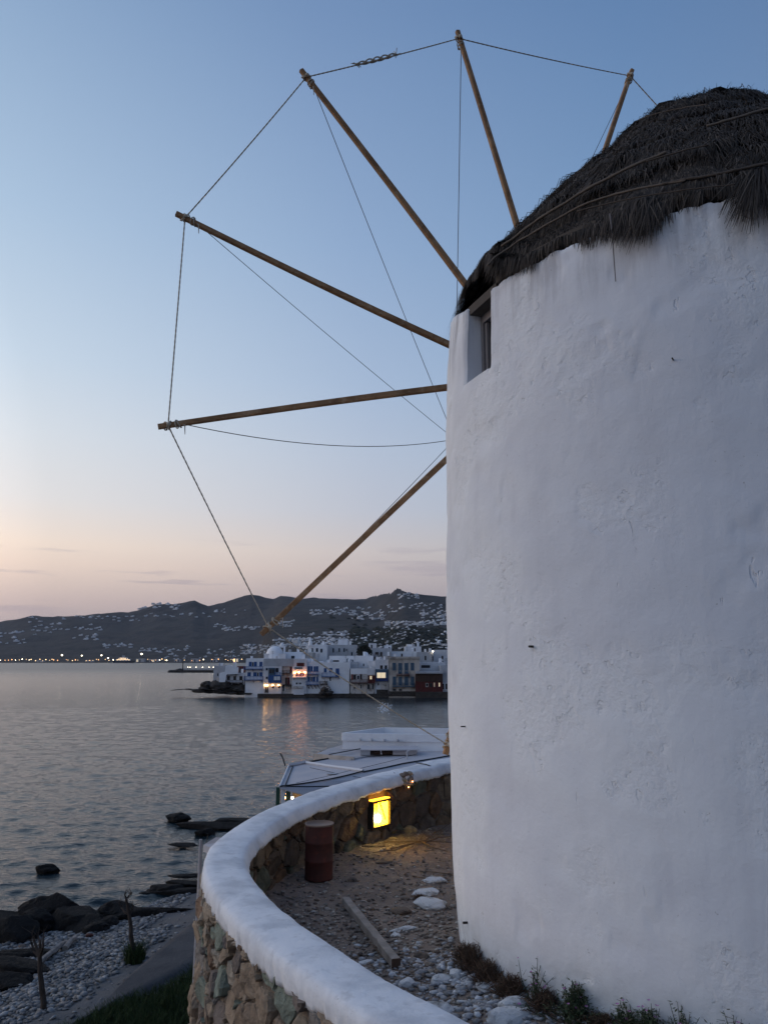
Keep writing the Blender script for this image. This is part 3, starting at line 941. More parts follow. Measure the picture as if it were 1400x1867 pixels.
facade('waterfront_house', 'slim white house with a bright blue bay window glowing from inside', 684, 708, 1203, 1268, YV, 9, 'hw_white',
       conv([('w', 592, 340, 622, 382, 'brown_wood'), ('w', 642, 340, 672, 385, 'blue_grey'), ('y', 540, 385, 684, 420, 'blue_grey', 1.0), ('y', 540, 420, 684, 486, 'blue_grey', .9),
             ('yw', 555, 424, 655, 484, 'white_paint', .9, 'lit_window'), ('y', 540, 486, 684, 522, 'navy', 1.0), ('l', 645, 402, 0, 402, 'white_light', .26),
             ('w', 562, 545, 580, 572, 'brown_wood'), ('p', 595, 545, 682, 612, 'hw_stained', .1, 'shed_front'), ('p', 550, 620, 684, 705, 'rock_dark', .1, 'plinth')], F4))
facade('waterfront_mansion', 'beige mansion with a cornice and two rows of four faded blue shutters', 709, 765, 1198, 1268, YV - .8, 11, 'hw_beige',
       conv([('p', 690, 238, 1055, 262, 'hw_beige', .3), ('p', 705, 400, 1040, 410, 'hw_beige', .10, 'string_course'),
             ('s', 735, 310, 775, 404, 'blue_grey'), ('s', 802, 312, 846, 440, 'blue_grey'), ('s', 874, 312, 918, 440, 'blue_grey'), ('s', 945, 310, 986, 404, 'blue_grey'),
             ('s', 737, 470, 776, 572, 'blue_grey'), ('s', 806, 470, 846, 574, 'blue_grey'), ('s', 874, 470, 918, 574, 'blue_grey'), ('s', 947, 470, 986, 574, 'blue_grey'),
             ('b', 780, 436, 930, 456, 'oxblood', .7), ('b', 735, 540, 860, 588, 'blue_grey', .8), ('b', 866, 540, 990, 588, 'blue_grey', .8),
             ('g', 738, 612, 776, 636), ('g', 808, 612, 846, 636), ('p', 690, 640, 1000, 700, 'rock_dark', .15, 'plinth')], F4), cat='mansion')
facade('waterfront_house', 'dark red boarded house with a grey flat roof and two small lit panes', 757.5, 807, 1229, 1260, YV - 2.2, 10, 'oxblood',
       conv([('p', 1003, 440, 1310, 520, 'brown_wood', .08, 'upper_boards'), ('w', 1195, 440, 1250, 482, 'hw_bright'), ('lw', 1212, 540, 1228, 590, 'hw_stained', 'lit_window_dim'), ('lw', 1270, 540, 1286, 588, 'hw_stained', 'lit_window'),
             ('w', 1120, 545, 1150, 590, 'hw_stained'), ('w', 1165, 545, 1195, 592, 'brown_wood'), ('p', 1020, 520, 1310, 528, 'brown_wood', .2, 'sill_beam'), ('r', 1000, 412, 1320, 434, 'hw_grey')], F4), parapet=0, below=2.5)
facade('waterfront_house', 'pale grey house with a glazed ground floor right beside the windmill wall', 804, 838, 1214, 1260, YV - 1.5, 9, 'hw_grey',
       conv([('w', 1305, 545, 1340, 625, 'hw_bright'), ('w', 1344, 545, 1378, 625, 'hw_bright')], F4), below=2.5)
MB().box(px2x(757, YV - 1, 2), YV - 4, -2, px2x(845, YV - 1, 2), YV + 10, P(780, 1262, YV - 3).z).build('sea_wall', M['rock_dark'], label='dark low sea wall under the red boarded house', cat='wall')
tag(MB().box(px2x(470, YV, 0), YV - .6, -2, px2x(760, YV, 0), YV + 14, P(600, 1265, YV).z).build('rock_ledge', M['rock_dark']), kind='structure')

# second row and the church
def dome(name, label, px, py, rpx, Y, m, cat='dome'):
    c = P(px, py + rpx, Y); r_ = rpx * Y / 1400
    root = empty(name, c, label, cat)
    b = MB()
    prof = [(r_ * 1.03, -2), (r_ * 1.03, .1)] + [(r_ * math.cos(a), r_ * math.sin(a) * 1.05 + .1) for a in np.linspace(0, math.pi / 2 - .05, 12)]
    b.lathe(c, prof, 28); b.build('shell', M[m], root, smooth=True)
    return root, c, r_


dr, dc, drr = dome('church_dome', 'big white church dome rising behind the waterfront houses', 501, 1180, 15.5, 214, 'hw_bright', 'church')
bb = MB(); q = P(514, 1181, 214)
for dx in (-.9, .5): bb.box(q.x + dx, 213.4, q.z - 6, q.x + dx + .45, 214.2, q.z)
bb.box(q.x - .9, 213.4, q.z, q.x + .95, 214.2, q.z + .5); bb.lathe((q.x, 213.8, q.z + .5), [(.6, 0), (.5, .5), (.1, .9)], 10)
bb.build('belfry', M['hw_bright'], dr)
facade('chapel', 'white church block under the big dome with one small window', 481, 520, 1192, 1206, 212, 10, 'hw_white', [('w', 491, 1195, 495, 1200, 'blue_grey')], below=4, cat='church')
BACK = [
    (517, 550, 1189, 1206, 216, 'hw_bright', [('g', 531, 1196, 537, 1202)], 'low bright white house right of the church dome'),
    (548, 570, 1190, 1206, 222, 'hw_stained', [('g', 553, 1196, 557, 1203)], 'small stained house behind the orange lamp house'),
    (561, 596, 1176, 1206, 232, 'hw_bright', [('w', 567, 1182, 571, 1189, 'blue_grey'), ('w', 576, 1182, 580, 1189, 'blue_grey'), ('w', 584, 1183, 588, 1190, 'blue_grey'), ('g', 565, 1195, 571, 1203)], 'white house with a pinnacle left of the long grey hall'),
    (592, 650, 1176, 1206, 236, 'hw_grey', [('w', 606, 1182, 609, 1190, 'blue_grey'), ('w', 617, 1182, 620, 1189, 'blue_grey'), ('w', 626, 1182, 629, 1189, 'blue_grey'), ('w', 630.5, 1183, 632.5, 1187, 'blue_grey'), ('w', 640, 1189, 643, 1196, 'blue_grey')], 'long grey hall with five narrow windows above the waterfront'),
    (616, 633, 1166, 1178, 240, 'hw_bright', [], 'white box storey on top of the long grey hall'),
    (600, 680, 1196, 1216, 212, 'hw_bright', [('w', 632, 1201, 635, 1208, 'blue_grey'), ('w', 641, 1203, 644, 1207, 'blue_grey'), ('g', 606, 1204, 618, 1207)], 'long low white house with a small vault behind the blank wall'),
    (672, 692, 1205, 1222, 209, 'hw_white', [('w', 686, 1214, 689, 1220, 'brown_wood')], 'small white house above the red balconies'),
    (678, 713, 1182, 1206, 222, 'hw_grey', [('w', 684, 1189, 690, 1194, 'brown_wood'), ('d', 693, 1189, 697, 1199, 'brown_wood'), ('w', 707, 1189, 711, 1195, 'brown_wood'), ('b', 680, 1196, 705, 1200, 'brown_wood', .8)], 'grey house with brown windows right of the dark tree'),
    (672, 686, 1173, 1184, 232, 'hw_white', [('g', 676, 1176, 679, 1183)], 'white loggia behind the dark tree'),
    (700, 714, 1177, 1190, 236, 'hw_bright', [('g', 704, 1180, 711, 1183)], 'small white house with a pergola above the grey house'),
    (712, 762, 1188, 1204, 226, 'hw_bright', [('w', 731, 1192, 734, 1198, 'brown_wood')], 'wide bright white house behind the beige mansion'),
    (738, 768, 1179, 1204, 238, 'hw_white', [('d', 754, 1182, 757, 1190, 'brown_wood')], 'white house with stepped terraces above the beige mansion'),
    (742, 753, 1175, 1182, 246, 'hw_bright', [], 'tiny white roof room above the stepped terraces'),
    (760, 790, 1189, 1216, 224, 'hw_grey', [('w', 774, 1196, 777, 1204, 'brown_wood'), ('w', 788, 1197, 790, 1205, 'brown_wood'), ('l', 789, 1187, 0, 1187, 'white_light', .14)], 'grey house with a white roof lamp behind the mansion'),
    (786, 840, 1185, 1214, 230, 'hw_white', [('w', 805, 1196, 808, 1202, 'brown_wood'), ('g', 803, 1206, 808, 1211)], 'white house with chimneys touching the windmill wall in view'),
    (765, 812, 1208, 1232, 208, 'hw_white', [('g', 768, 1213, 784, 1218), ('w', 804, 1218, 808, 1223, 'brown_wood')], 'white house with a shaded terrace above the red boarded house'),
    (693, 712, 1196, 1206, 214, 'hw_stained', [], 'low stained wall house beside the beige mansion'),
    (640, 672, 1207, 1222, 216, 'hw_grey', [('w', 650, 1211, 653, 1217, 'blue_grey')], 'grey flat house above the red balconies'),
    (520, 562, 1201, 1212, 208, 'hw_white', [], 'white flat roof terrace behind the orange lamp house'),
]
for (x0, x1, yt, yb, Y, wl, fe, lab) in BACK:
    r_ = facade('town_house', lab, x0, x1, yt, yb, Y, 9, wl, fe, below=7, parapet=.3)
    if x1 - x0 > 18:
        q = P(x0 + (x1 - x0) * .8, yt, Y + 3)
        MB().box(q.x - .35, Y + 3, q.z - .5, q.x + .35, Y + 3.7, q.z + 1.1).build('chimney', M['hw_bright'], r_)
dome('vault', 'small white vaulted roof on the long low house', 667, 1190, 4.5, 216, 'hw_bright', 'vault')
# pinnacle
q = P(566, 1166, 231)
MB().lathe((q.x, 231, q.z - 1.8), [(.7, 0), (.6, 1), (.35, 1.4), (.45, 1.6), (.1, 2.4)], 10).build('belfry_pinnacle', M['hw_bright'], label='white pinnacle on the roof left of the long grey hall', cat='pinnacle')
# the dark tree in the town
tr = empty('town_tree', P(664, 1200, 219), 'round dark tree standing among the white houses', 'tree')
MB().tube([P(664, 1200, 219), P(664, 1188, 219)], [.35, .2], 7).build('trunk', M['brown_wood'], tr)
VV, FF, nb = [], [], 0
for k in range(900):
    a, e, rr_ = _hr.uniform(0, 6.28), _hr.uniform(-.5, 1.5), _hr.uniform(.55, 1.05)
    c = Vector(P(664, 1190, 219)) + Vector((math.cos(a) * math.cos(e) * 2.2 * rr_, math.sin(a) * math.cos(e) * 2.0 * rr_, math.sin(e) * 1.7 * rr_))
    s = _hr.uniform(.12, .30)
    v = np.array([[-s, 0, 0], [s, 0, .1], [s * .4, 0, s * 1.4], [-s * .5, .1, s * 1.2]]) @ np.array(Matrix.Rotation(_hr.uniform(0, 6), 3, 'Z')) + np.array(c)
    VV.append(v); FF.append(np.array([[0, 1, 2, 3]]) + nb); nb += 4
tag(numpy_obj('crown', np.concatenate(VV), np.concatenate(FF), M['bush'], tr))

# rocks of the point
PR = [(345, 1257, 8, 2), (356, 1258, 9, 3), (370, 1256, 11, 5), (382, 1252, 10, 8), (392, 1251, 9, 9), (400, 1254, 12, 8), (412, 1255, 12, 8), (424, 1256, 12, 8), (436, 1257, 12, 7), (446, 1261, 10, 5), (404, 1262, 14, 5), (425, 1264, 14, 4),
      (384, 1261, 14, 5), (378, 1249, 12, 10), (410, 1250, 16, 12), (430, 1252, 16, 13), (440, 1254, 14, 14), (396, 1249, 14, 13), (416, 1259, 18, 10), (438, 1262, 16, 8), (364, 1260, 14, 5), (329, 1257.5, 9, 1.0), (318, 1258.5, 6, .6), (455, 1265, 9, 3), (395, 1245, 6, 6)]
for i, (x, y, w, h) in enumerate(PR):
    q = P(x, y, 203 - i % 3)
    rock('shore_rock', 100 + i, q, (w * .145 * .9, 2.2, h * .145 * .66), M['rock_dark'], 4, rot=_hr.uniform(-.3, .3), label=ORD[sorted(q_[0] for q_ in PR).index(x)] + (' from the left' if x > 318 else '') + ' of the dark rocks on the low point', cat='rock', group='rocks of the point')
for i, x in enumerate((397, 401.5)):
    q = P(x, 1243, 201)
    MB().box(q.x - .25, 200.6, q.z - 3, q.x + .3, 201.2, q.z + 1.0).build('stone_pier', M['hw_stained'], label=('left' if i == 0 else 'right') + ' one of two rough stone pillars on the rocks of the point', cat='pillar')

# ---------------------------------------------------------------- the pier with its light
Yp = 520
pz = empty('harbour_pier', P(350, 1224, Yp), 'long dark pier with a row of small lamps and a rough rock head', 'pier')
a, b = px2x(322, Yp, 1), px2x(420, Yp, 1)
MB().box(a, Yp, -3, b, Yp + 7, 1.5).build('deck', M['rock_dark'], pz)
MB().box(a, Yp + 5.5, 1.5, b, Yp + 7, 2.6).build('parapet', M['hw_grey'], pz)
for i, x in enumerate((310, 315, 320, 325)):
    v, f = rock_arrays(300 + i, (px2x(x, Yp, 0), Yp + 3, .4 + .25 * i), (2.2, 3, 1.5), 2)
    mesh_obj('boulder', v, f.tolist(), M['rock_dark'], pz)
bl = empty('harbour_beacon', (px2x(331, Yp, 2), Yp + 3, 1.5), 'thin dark beacon post on the head of the pier', 'beacon')
MB().lathe((px2x(331, Yp, 2), Yp + 3, 1.5), [(.5, 0), (.35, .5), (.28, 4.6), (.6, 4.7), (.6, 5.2), (.2, 5.3), (.25, 6.2)], 8).build('post', M['iron'], bl)
for i, x in enumerate((339, 343, 354, 366, 378, 386)):
    q = (px2x(x, Yp, 2), Yp + 5, 1.5)
    lp = empty('pier_lamp', q, ORD[i] + (' from the left' if i else '') + ' of the small white lamps on the long dark pier', 'lamp', 'lamps on the pier')
    MB().beam(q, (q[0], q[1], 3.2), .12).build('post', M['iron'], lp)
    MB().lathe((q[0], q[1], 3.2), [(.1, 0), (.22, .12), (.22, .3), (.1, .42)], 8).build('bulb', M['far_lamp_white'], lp)

# ---------------------------------------------------------------- port lights, ferry, quay buildings
lampm = {}
for nm in ('far_lamp', 'far_lamp_white', 'far_lamp_orange'):
    b = MB(); b.lathe((0, 0, 0), [(.35, 0), (.9, .4), (.9, 1.1), (.35, 1.5)], 8, 0); b.box(-.12, -.12, -4, .12, .12, 0, 1)
    me = bpy.data.meshes.new('quay_lamp'); me.from_pydata(b.v, [], b.f); me.materials.append(M[nm]); me.materials.append(M['iron']); me.polygons.foreach_set('material_index', b.m); me.update()
    lampm[nm] = me
LX = [2, 9, 16, 21, 29, 36, 41, 48, 52, 58, 66, 72, 79, 84, 90, 96, 99, 104, 121, 124, 131, 138, 142, 157, 163, 169, 175, 181, 192, 200, 208, 213, 268, 276, 283, 290, 296, 300, 304, 322, 336, 350, 363, 371, 386, 398, 412, 417, 421, 426, 440, 468, 474]
for i, x in enumerate(LX):
    Y = 1398 + _hr.uniform(0, 14)
    o = bpy.data.objects.new('quay_lamp', lampm[_hr.choice(('far_lamp', 'far_lamp', 'far_lamp_white', 'far_lamp_orange'))])
    COL.objects.link(o)
    s = _hr.uniform(.5, 1.05)
    o.location = P(x + _hr.uniform(-1.5, 1.5), 1205.5 - _hr.uniform(0, 3), Y); o.scale = (s, s, s)
    tag(o, ORD[i] + (' from the left' if i else '') + ' of the small lamps strung along the far quay', 'lamp', 'lamps along the far quay')
for x, y, s, lab in ((113, 1196, 1.6, 'tallest bright mast light far left on the port quay'), (149, 1196.5, 1.15, 'bright mast light between the two other port masts'), (185, 1196, 1.3, 'bright mast light just left of the ferry'),
                     (258, 1194, 1.7, 'large white floodlight on the port right of the ferry'), (197, 1201, 1.2, 'low warm floodlight touching the stern of the ferry')):
    o = bpy.data.objects.new('mast_light', lampm['far_lamp_white']); COL.objects.link(o); o.location = P(x, y, 1404); o.scale = (s, s, s)
    tag(o, lab, 'mast light')
fe = empty('ferry', P(226, 1208, 1385), 'brightly lit white ferry moored at the far quay', 'ferry')
fx = px2x(226, 1385, 3)
hb = MB()
hb.add([(fx - 17, 1380, -1), (fx + 15, 1380, -1), (fx + 19, 1380, 4), (fx - 18, 1380, 4), (fx - 17, 1390, -1), (fx + 15, 1390, -1), (fx + 19, 1390, 4), (fx - 18, 1390, 4)],
       [[0, 1, 2, 3], [5, 4, 7, 6], [3, 2, 6, 7], [1, 5, 6, 2], [4, 0, 3, 7], [0, 4, 5, 1]])
hb.build('hull', M['hull'], fe)
MB().box(fx - 13, 1381, 4, fx + 11, 1389, 7).build('deckhouse', M['far_white'], fe)
MB().box(fx - 8, 1382, 7, fx + 6, 1388, 9.5).build('bridge', M['far_white'], fe)
MB().box(fx - 3, 1383, 9.5, fx + 1, 1387, 13).build('funnel', M['hw_grey'], fe)
MB().beam((fx + 3, 1385, 9.5), (fx + 3, 1385, 18), .4).build('mast', M['iron'], fe)
for i in range(9):
    x_ = fx - 11 + i * 2.6
    MB().box(x_, 1380.7, 4.9 + (i % 2) * 1.2, x_ + 1.0, 1381, 6.0 + (i % 2) * 1.2).build('deck_light', M['far_lamp'], fe)
for i in range(4):
    MB().box(fx - 6 + i * 3, 1381.7, 7.8, fx - 5.2 + i * 3, 1382, 8.7).build('deck_light', M['far_lamp'], fe)
QB = [(248, 262, 1201, 1208), (272, 288, 1202, 1208), (420, 436, 1200, 1208), (348, 362, 1201, 1208), (318, 328, 1202, 1208), (384, 396, 1202, 1208), (156, 168, 1204, 1208), (64, 78, 1204.5, 1208)]
for i, (x0, x1, yt, yb) in enumerate(QB):
    Y = 1420
    a, b = P(x0, yt, Y), P(x1, yb, Y)
    root = empty('quay_building', ((a.x + b.x) / 2, Y, b.z), 'low building on the far quay, ' + ['just right of the ferry', 'second to the right of the ferry', 'with orange light left of the town', 'right of the port middle', 'in the middle of the right port', 'behind the pier head', 'left of the ferry', 'at the dark left end of the port'][i], 'building')
    MB().box(a.x, Y, b.z - 3, b.x, Y + 12, a.z).build('wall', M['hw_grey'], root)
    n = int((b.x - a.x) / 5)
    for k in range(n):
        x_ = a.x + 1.2 + k * 5
        MB().box(x_, Y - .1, b.z + 1, x_ + 2.4, Y, a.z - 1.6).build('window', M['far_lamp_orange' if (i in (2,) and k % 3 == 1) else ('lit_window' if k % 3 == i % 3 and i < 3 else 'far_dark')], root)
# ================================================================ THE WINDMILL
TX, TY = 4.15, 9.10                 # tower axis
TZ = [(-3.6, 3.27), (-3.2, 3.30), (-2.9, 3.338), (-2.5, 3.363), (-1.5, 3.387), (-.6, 3.399), (1, 3.392), (2, 3.38), (3, 3.368), (3.6, 3.35), (4.0, 3.33), (4.15, 3.31), (4.5, 3.27)]
mill = empty('windmill', (TX, TY, CAMZ - 3.3), 'big whitewashed round windmill with dark thatched cone roof and bare wooden sail arms', 'windmill')


def tower_r(z):
    return lerp_tab(TZ, z)


def top_z(az):
    """height of the wall top (relative to camera) round the tower: it steps up on the sail side"""
    az = az % 360
    d = abs((az - 165 + 180) % 360 - 180)
    z = 3.90 + .30 * (1 - sstep(12, 36, d))
    return z + .035 * noise.noise(Vector((az * .35, 1, 2))) + .02 * noise.noise(Vector((az * 1.3, 5, 2)))


def tower_pt(az, zr, dr=0.0):
    a = R(az)
    r_ = tower_r(zr)
    q = Vector((math.cos(a) * 2.2, math.sin(a) * 2.2, zr))
    und = .022 * noise.noise(q * .9) + .010 * noise.noise(q * 2.4 + Vector((9, 0, 0))) + .004 * noise.noise(q * 7)
    # shallow flaked patches and pits in the plaster
    pit = noise.fractal(q * 3.1 + Vector((3, 7, 1)), 1, 2, 3)
    msk = max(0, noise.noise(q * .75 + Vector((1, 4, 9))) - .02)
    if pit > .18: und -= min(.010, (pit - .18) * .10) * min(1, msk * 6)
    r_ += und + dr
    return Vector((TX + r_ * math.cos(a), TY + r_ * math.sin(a), CAMZ + zr))


WA0, WA1, WZ0 = 195.4, 205.1, 3.0     # window opening
azs = [WA0 - .9, WA0 - .45, WA0, WA0 + .02] + [WA0 + 1.6, WA0 + 3.2, WA0 + 4.9, WA0 + 6.5, WA1 - .8, WA1 - .25, WA1]
azs = sorted(set([round(v, 3) for v in list(np.arange(170, 194.4, .55)) + azs + list(np.arange(205.6, 320, .42)) + list(np.arange(320, 530, 4.0))]))
zrel = sorted(set(list(np.round(np.arange(-3.7, 2.95, .055), 3)) + [2.94, 2.98, WZ0, 3.03, 3.08] + list(np.round(np.arange(3.14, 3.86, .05), 3))))
nz = len(zrel) + 1
V, idx = [], {}
for i, az in enumerate(azs):
    tz = top_z(az)
    for j in range(nz):
        z = zrel[j] if j < nz - 1 else tz
        if j == nz - 1: zz_ = tz
        else: zz_ = z if z < 3.5 else 3.5 + (z - 3.5) * (tz - .03 - 3.5) / (3.84 - 3.5)
        dr = 0
        if zz_ >= WZ0 - .01:                             # soft rounded arris of the opening
            e = min(abs(az - WA0) if az < WA0 + .01 else 99, abs(az - WA1) if az > WA1 - .01 else 99)
            if e < 1.0: dr -= .030 * (1 - e) ** 2
        V.append(tower_pt(az, zz_, dr - (.05 if j == nz - 1 else 0)))
F = []
for i in range(len(azs)):
    i2 = (i + 1) % len(azs)
    a0 = azs[i]; a1 = azs[i2]
    for j in range(nz - 1):
        zm = zrel[j]
        if WA0 - .01 <= a0 and a1 <= WA1 + .01 and a1 > a0 and zm >= WZ0 - .001: continue
        F.append([i * nz + j, i2 * nz + j, i2 * nz + j + 1, i * nz + j + 1])
# top ring going inwards
b0 = len(V)
for i, az in enumerate(azs):
    p = V[i * nz + nz - 1]; c = Vector((TX, TY, p.z)); V.append(p + (c - p).normalized() * .30 + Vector((0, 0, .03)))
for i in range(len(azs)):
    i2 = (i + 1) % len(azs)
    if WA0 - .01 <= azs[i] and azs[i2] <= WA1 + .01 and azs[i2] > azs[i]: continue
    F.append([i * nz + nz - 1, i2 * nz + nz - 1, b0 + i2, b0 + i])
# reveals of the opening
jw = [j for j in range(nz) if (j == nz - 1 or zrel[j] >= WZ0 - .001)]
IN = .24
wa = [i for i, a in enumerate(azs) if WA0 - .01 <= a <= WA1 + .01]
cen = (V[wa[0] * nz + jw[0]] + V[wa[-1] * nz + jw[0]]) / 2
inw = (Vector((TX, TY, 0)) - Vector((cen.x, cen.y, 0))).normalized()


def inner(p, s=1.0):
    return p + inw * IN * s


for side in (wa[0], wa[-1]):
    st_ = len(V)
    for j in jw:
        p = V[side * nz + j]
        V += [p, p + inw * IN * .5, inner(p)]
    for k in range(len(jw) - 1):
        for q in range(2):
            f = [st_ + k * 3 + q, st_ + k * 3 + q + 1, st_ + (k + 1) * 3 + q + 1, st_ + (k + 1) * 3 + q]
            F.append(f if side == wa[0] else f[::-1])
st_ = len(V)
for i in wa:
    p = V[i * nz + jw[0]]; V += [p, inner(p)]
for k in range(len(wa) - 1):
    F.append([st_ + k * 2, st_ + k * 2 + 1, st_ + (k + 1) * 2 + 1, st_ + (k + 1) * 2][::-1])
pl = bpy.data.materials.new('tower_plaster'); pl.use_nodes = True
t = pl.node_tree; bs = t.nodes['Principled BSDF']; lk = t.links.new
bs.inputs['Roughness'].default_value = .9
bs.inputs['Specular IOR Level'].default_value = .2
geo = t.nodes.new('ShaderNodeNewGeometry')
sxyz = t.nodes.new('ShaderNodeSeparateXYZ'); lk(geo.outputs['Position'], sxyz.inputs[0])


def tnoise(scale, detail=5.0, rough=.6, vec=None, dist=0.0):
    n = N(t, 'ShaderNodeTexNoise', Scale=scale, Detail=float(detail), Roughness=rough)
    n.inputs['Distortion'].default_value = dist
    lk(vec if vec is not None else geo.outputs['Position'], n.inputs['Vector'])
    return n.outputs[0]


def mrange(v, a, b, c=0.0, d=1.0):
    m = t.nodes.new('ShaderNodeMapRange'); m.interpolation_type = 'SMOOTHSTEP'
    m.inputs[1].default_value = a; m.inputs[2].default_value = b; m.inputs[3].default_value = c; m.inputs[4].default_value = d
    lk(v, m.inputs[0]); return m.outputs[0]


def mathn(op, a, b):
    m = N(t, 'ShaderNodeMath', operation=op)
    for k_, q in ((0, a), (1, b)):
        if isinstance(q, (int, float)): m.inputs[k_].default_value = q
        else: lk(q, m.inputs[k_])
    return m.outputs[0]


def mixc(fac, a, b):
    m = N(t, 'ShaderNodeMix', data_type='RGBA')
    lk(fac, m.inputs[0])
    for k_, q in ((6, a), (7, b)):
        if isinstance(q, tuple): m.inputs[k_].default_value = q + (1,)
        else: lk(q, m.inputs[k_])
    return m.outputs[2]


patch = mrange(tnoise(.55, 3), .40, .60)
c0 = mixc(patch, (.72, .73, .77), (.80, .81, .83))
mps = t.nodes.new('ShaderNodeMapping'); mps.inputs['Scale'].default_value = (3.0, 3.0, .35); lk(geo.outputs['Position'], mps.inputs[0])
streak = mrange(tnoise(1.4, 6, .6, mps.outputs[0]), .48, .72, 0, .24)
c1 = mixc(streak, c0, (.58, .58, .62))
lowd = mrange(sxyz.outputs['Z'], CAMZ - 3.3, CAMZ - 2.3, .55, 0)
dirtn = mathn('MULTIPLY', lowd, mrange(tnoise(4, 6), .4, .62))
c2 = mixc(dirtn, c1, (.34, .32, .32))
spots = mrange(tnoise(26, 3), .69, .76, 0, .6)
c3 = mixc(spots, c2, (.36, .34, .34))
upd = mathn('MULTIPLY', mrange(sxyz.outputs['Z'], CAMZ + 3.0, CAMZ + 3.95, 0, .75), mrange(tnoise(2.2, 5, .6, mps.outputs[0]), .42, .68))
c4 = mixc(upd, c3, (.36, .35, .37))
lk(c4, bs.inputs['Base Color'])
pm_ = mrange(tnoise(1.1, 3), .46, .60)                       # where the coat has flaked
h1 = mathn('MULTIPLY', mathn('MULTIPLY', tnoise(13, 7, .62), pm_), -2.2)
h2 = mathn('MULTIPLY', mrange(tnoise(9, 5, .6), .60, .66), mathn('MULTIPLY', pm_, -.75))
h3 = mathn('MULTIPLY', tnoise(30, 4), .28)
h4 = mathn('MULTIPLY', tnoise(2.2, 4), 2.4)
mpv = t.nodes.new('ShaderNodeMapping'); mpv.inputs['Scale'].default_value = (5.5, 5.5, 2.2); lk(geo.outputs['Position'], mpv.inputs[0])
h5 = mathn('MULTIPLY', mrange(tnoise(1.0, 5, .62, mpv.outputs[0], .5), .68, .74), -1.2)
h5 = mathn('MULTIPLY', h5, mrange(tnoise(.8, 2), .42, .56))
hs = mathn('ADD', mathn('ADD', h1, h2), mathn('ADD', h3, mathn('ADD', h4, h5)))
bp = t.nodes.new('ShaderNodeBump'); bp.inputs['Distance'].default_value = .0075; bp.inputs['Strength'].default_value = .9
lk(hs, bp.inputs['Height']); lk(bp.outputs[0], bs.inputs['Normal'])
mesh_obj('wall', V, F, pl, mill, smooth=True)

# window set in the opening
wf = MB()
pL = inner(tower_pt(WA0, 3.0)); pR = inner(tower_pt(WA1, 3.0))
dW = (pR - pL).normalized(); nW = -inw
ztop = CAMZ + 4.0; zbot = CAMZ + WZ0


def wq(u, z, d):
    q = pL + dW * u + nW * d
    return Vector((q.x, q.y, z))


Wd = (pR - pL).length


def wbox(b, u0, u1, z0, z1, d0, d1):
    b.add([wq(u0, z0, d0), wq(u1, z0, d0), wq(u1, z0, d1), wq(u0, z0, d1), wq(u0, z1, d0), wq(u1, z1, d0), wq(u1, z1, d1), wq(u0, z1, d1)],
          [[0, 1, 2, 3], [4, 7, 6, 5], [0, 4, 5, 1], [1, 5, 6, 2], [2, 6, 7, 3], [3, 7, 4, 0]])


wbox(wf, 0, .055, zbot, ztop - .15, -.05, .02); wbox(wf, Wd - .055, Wd, zbot, ztop - .15, -.05, .02)
wbox(wf, .055, Wd - .055, ztop - .24, ztop - .15, -.05, .02); wbox(wf, .055, Wd - .055, zbot, zbot + .05, -.05, .02)
win = wf.build('window', M['frame_grey'], mill)
sb = MB(); wbox(sb, .07, .11, zbot + .06, ztop - .25, -.04, 0); wbox(sb, Wd / 2 - .02, Wd / 2 + .02, zbot + .06, ztop - .25, -.04, 0); wbox(sb, Wd - .11, Wd - .07, zbot + .06, ztop - .25, -.04, 0)
sb.build('sash', M['frame_grey'], win)
gb = MB(); wbox(gb, .055, Wd - .055, zbot + .05, ztop - .24, -.07, -.045); gb.build('pane', M['glass_dark'], win)
lb = MB()
wbox(lb, -.03, Wd + .06, ztop - .145, ztop - .04, -.3, .16)
lb.build('lintel', M['board'], mill)

# ---- weathered boards (wall plate) just under the thatch
for k in range(15):
    a0 = 206.5 + k * 7.6; a1 = a0 + 7.5
    z0 = (top_z(a0) + top_z(a1)) / 2
    b = MB()
    pts = []
    for az in (a0, (a0 + a1) / 2, a1):
        for rr_, zz_ in ((3.20, z0 + .03), (3.30, z0 + .035), (3.30, z0 + .11 + .02 * (k % 3)), (3.20, z0 + .11 + .02 * (k % 3))):
            pts.append((TX + rr_ * math.cos(R(az)), TY + rr_ * math.sin(R(az)), CAMZ + zz_))
    fs = [[0, 1, 2, 3], [8, 11, 10, 9]]
    for s_ in (0, 4):
        for q in range(4): fs.append([s_ + q, s_ + 4 + q, s_ + 4 + (q + 1) % 4, s_ + (q + 1) % 4])
    b.add(pts, fs); b.build('eaves_board', M['board'], mill)

# ---- thatched roof
RP = [(3.66, 3.36), (3.86, 3.31), (4.157, 3.14), (4.619, 2.94), (5.131, 2.565), (5.644, 2.07), (6.054, 1.60), (6.413, 1.25), (6.669, 1.04), (6.833, .84), (6.885, .55), (6.90, .02)]
AOX, AOY = .03, .08


def roof_pt(az, z, dr=0.0):
    t_ = (z - 3.9) / 3.2
    r_ = lerp_tab(RP, z) + dr
    a = R(az)
    r_ -= .13 * (1 - sstep(20, 50, abs((az % 360 - 165 + 180) % 360 - 180))) * (1 - sstep(4.2, 5.2, z))
    lift = .42 * (1 - sstep(34, 52, abs((az % 360 - 165 + 180) % 360 - 180))) * (1 - sstep(3.9, 5.0, z))
    return Vector((TX + AOX * t_ + r_ * math.cos(a), TY + AOY * t_ + r_ * math.sin(a), CAMZ + z + lift))


def roof_dr(az, z):
    q = Vector((math.cos(R(az)) * 2, math.sin(R(az)) * 2, z))
    return .05 * noise.noise(q * 1.5) + .08 * noise.noise(q * 4 + Vector((4, 0, 0))) + .035 * noise.noise(q * 9) + .07 * (.5 - ((z * 1.7 + .3 * noise.noise(q * .8)) % 1.0))


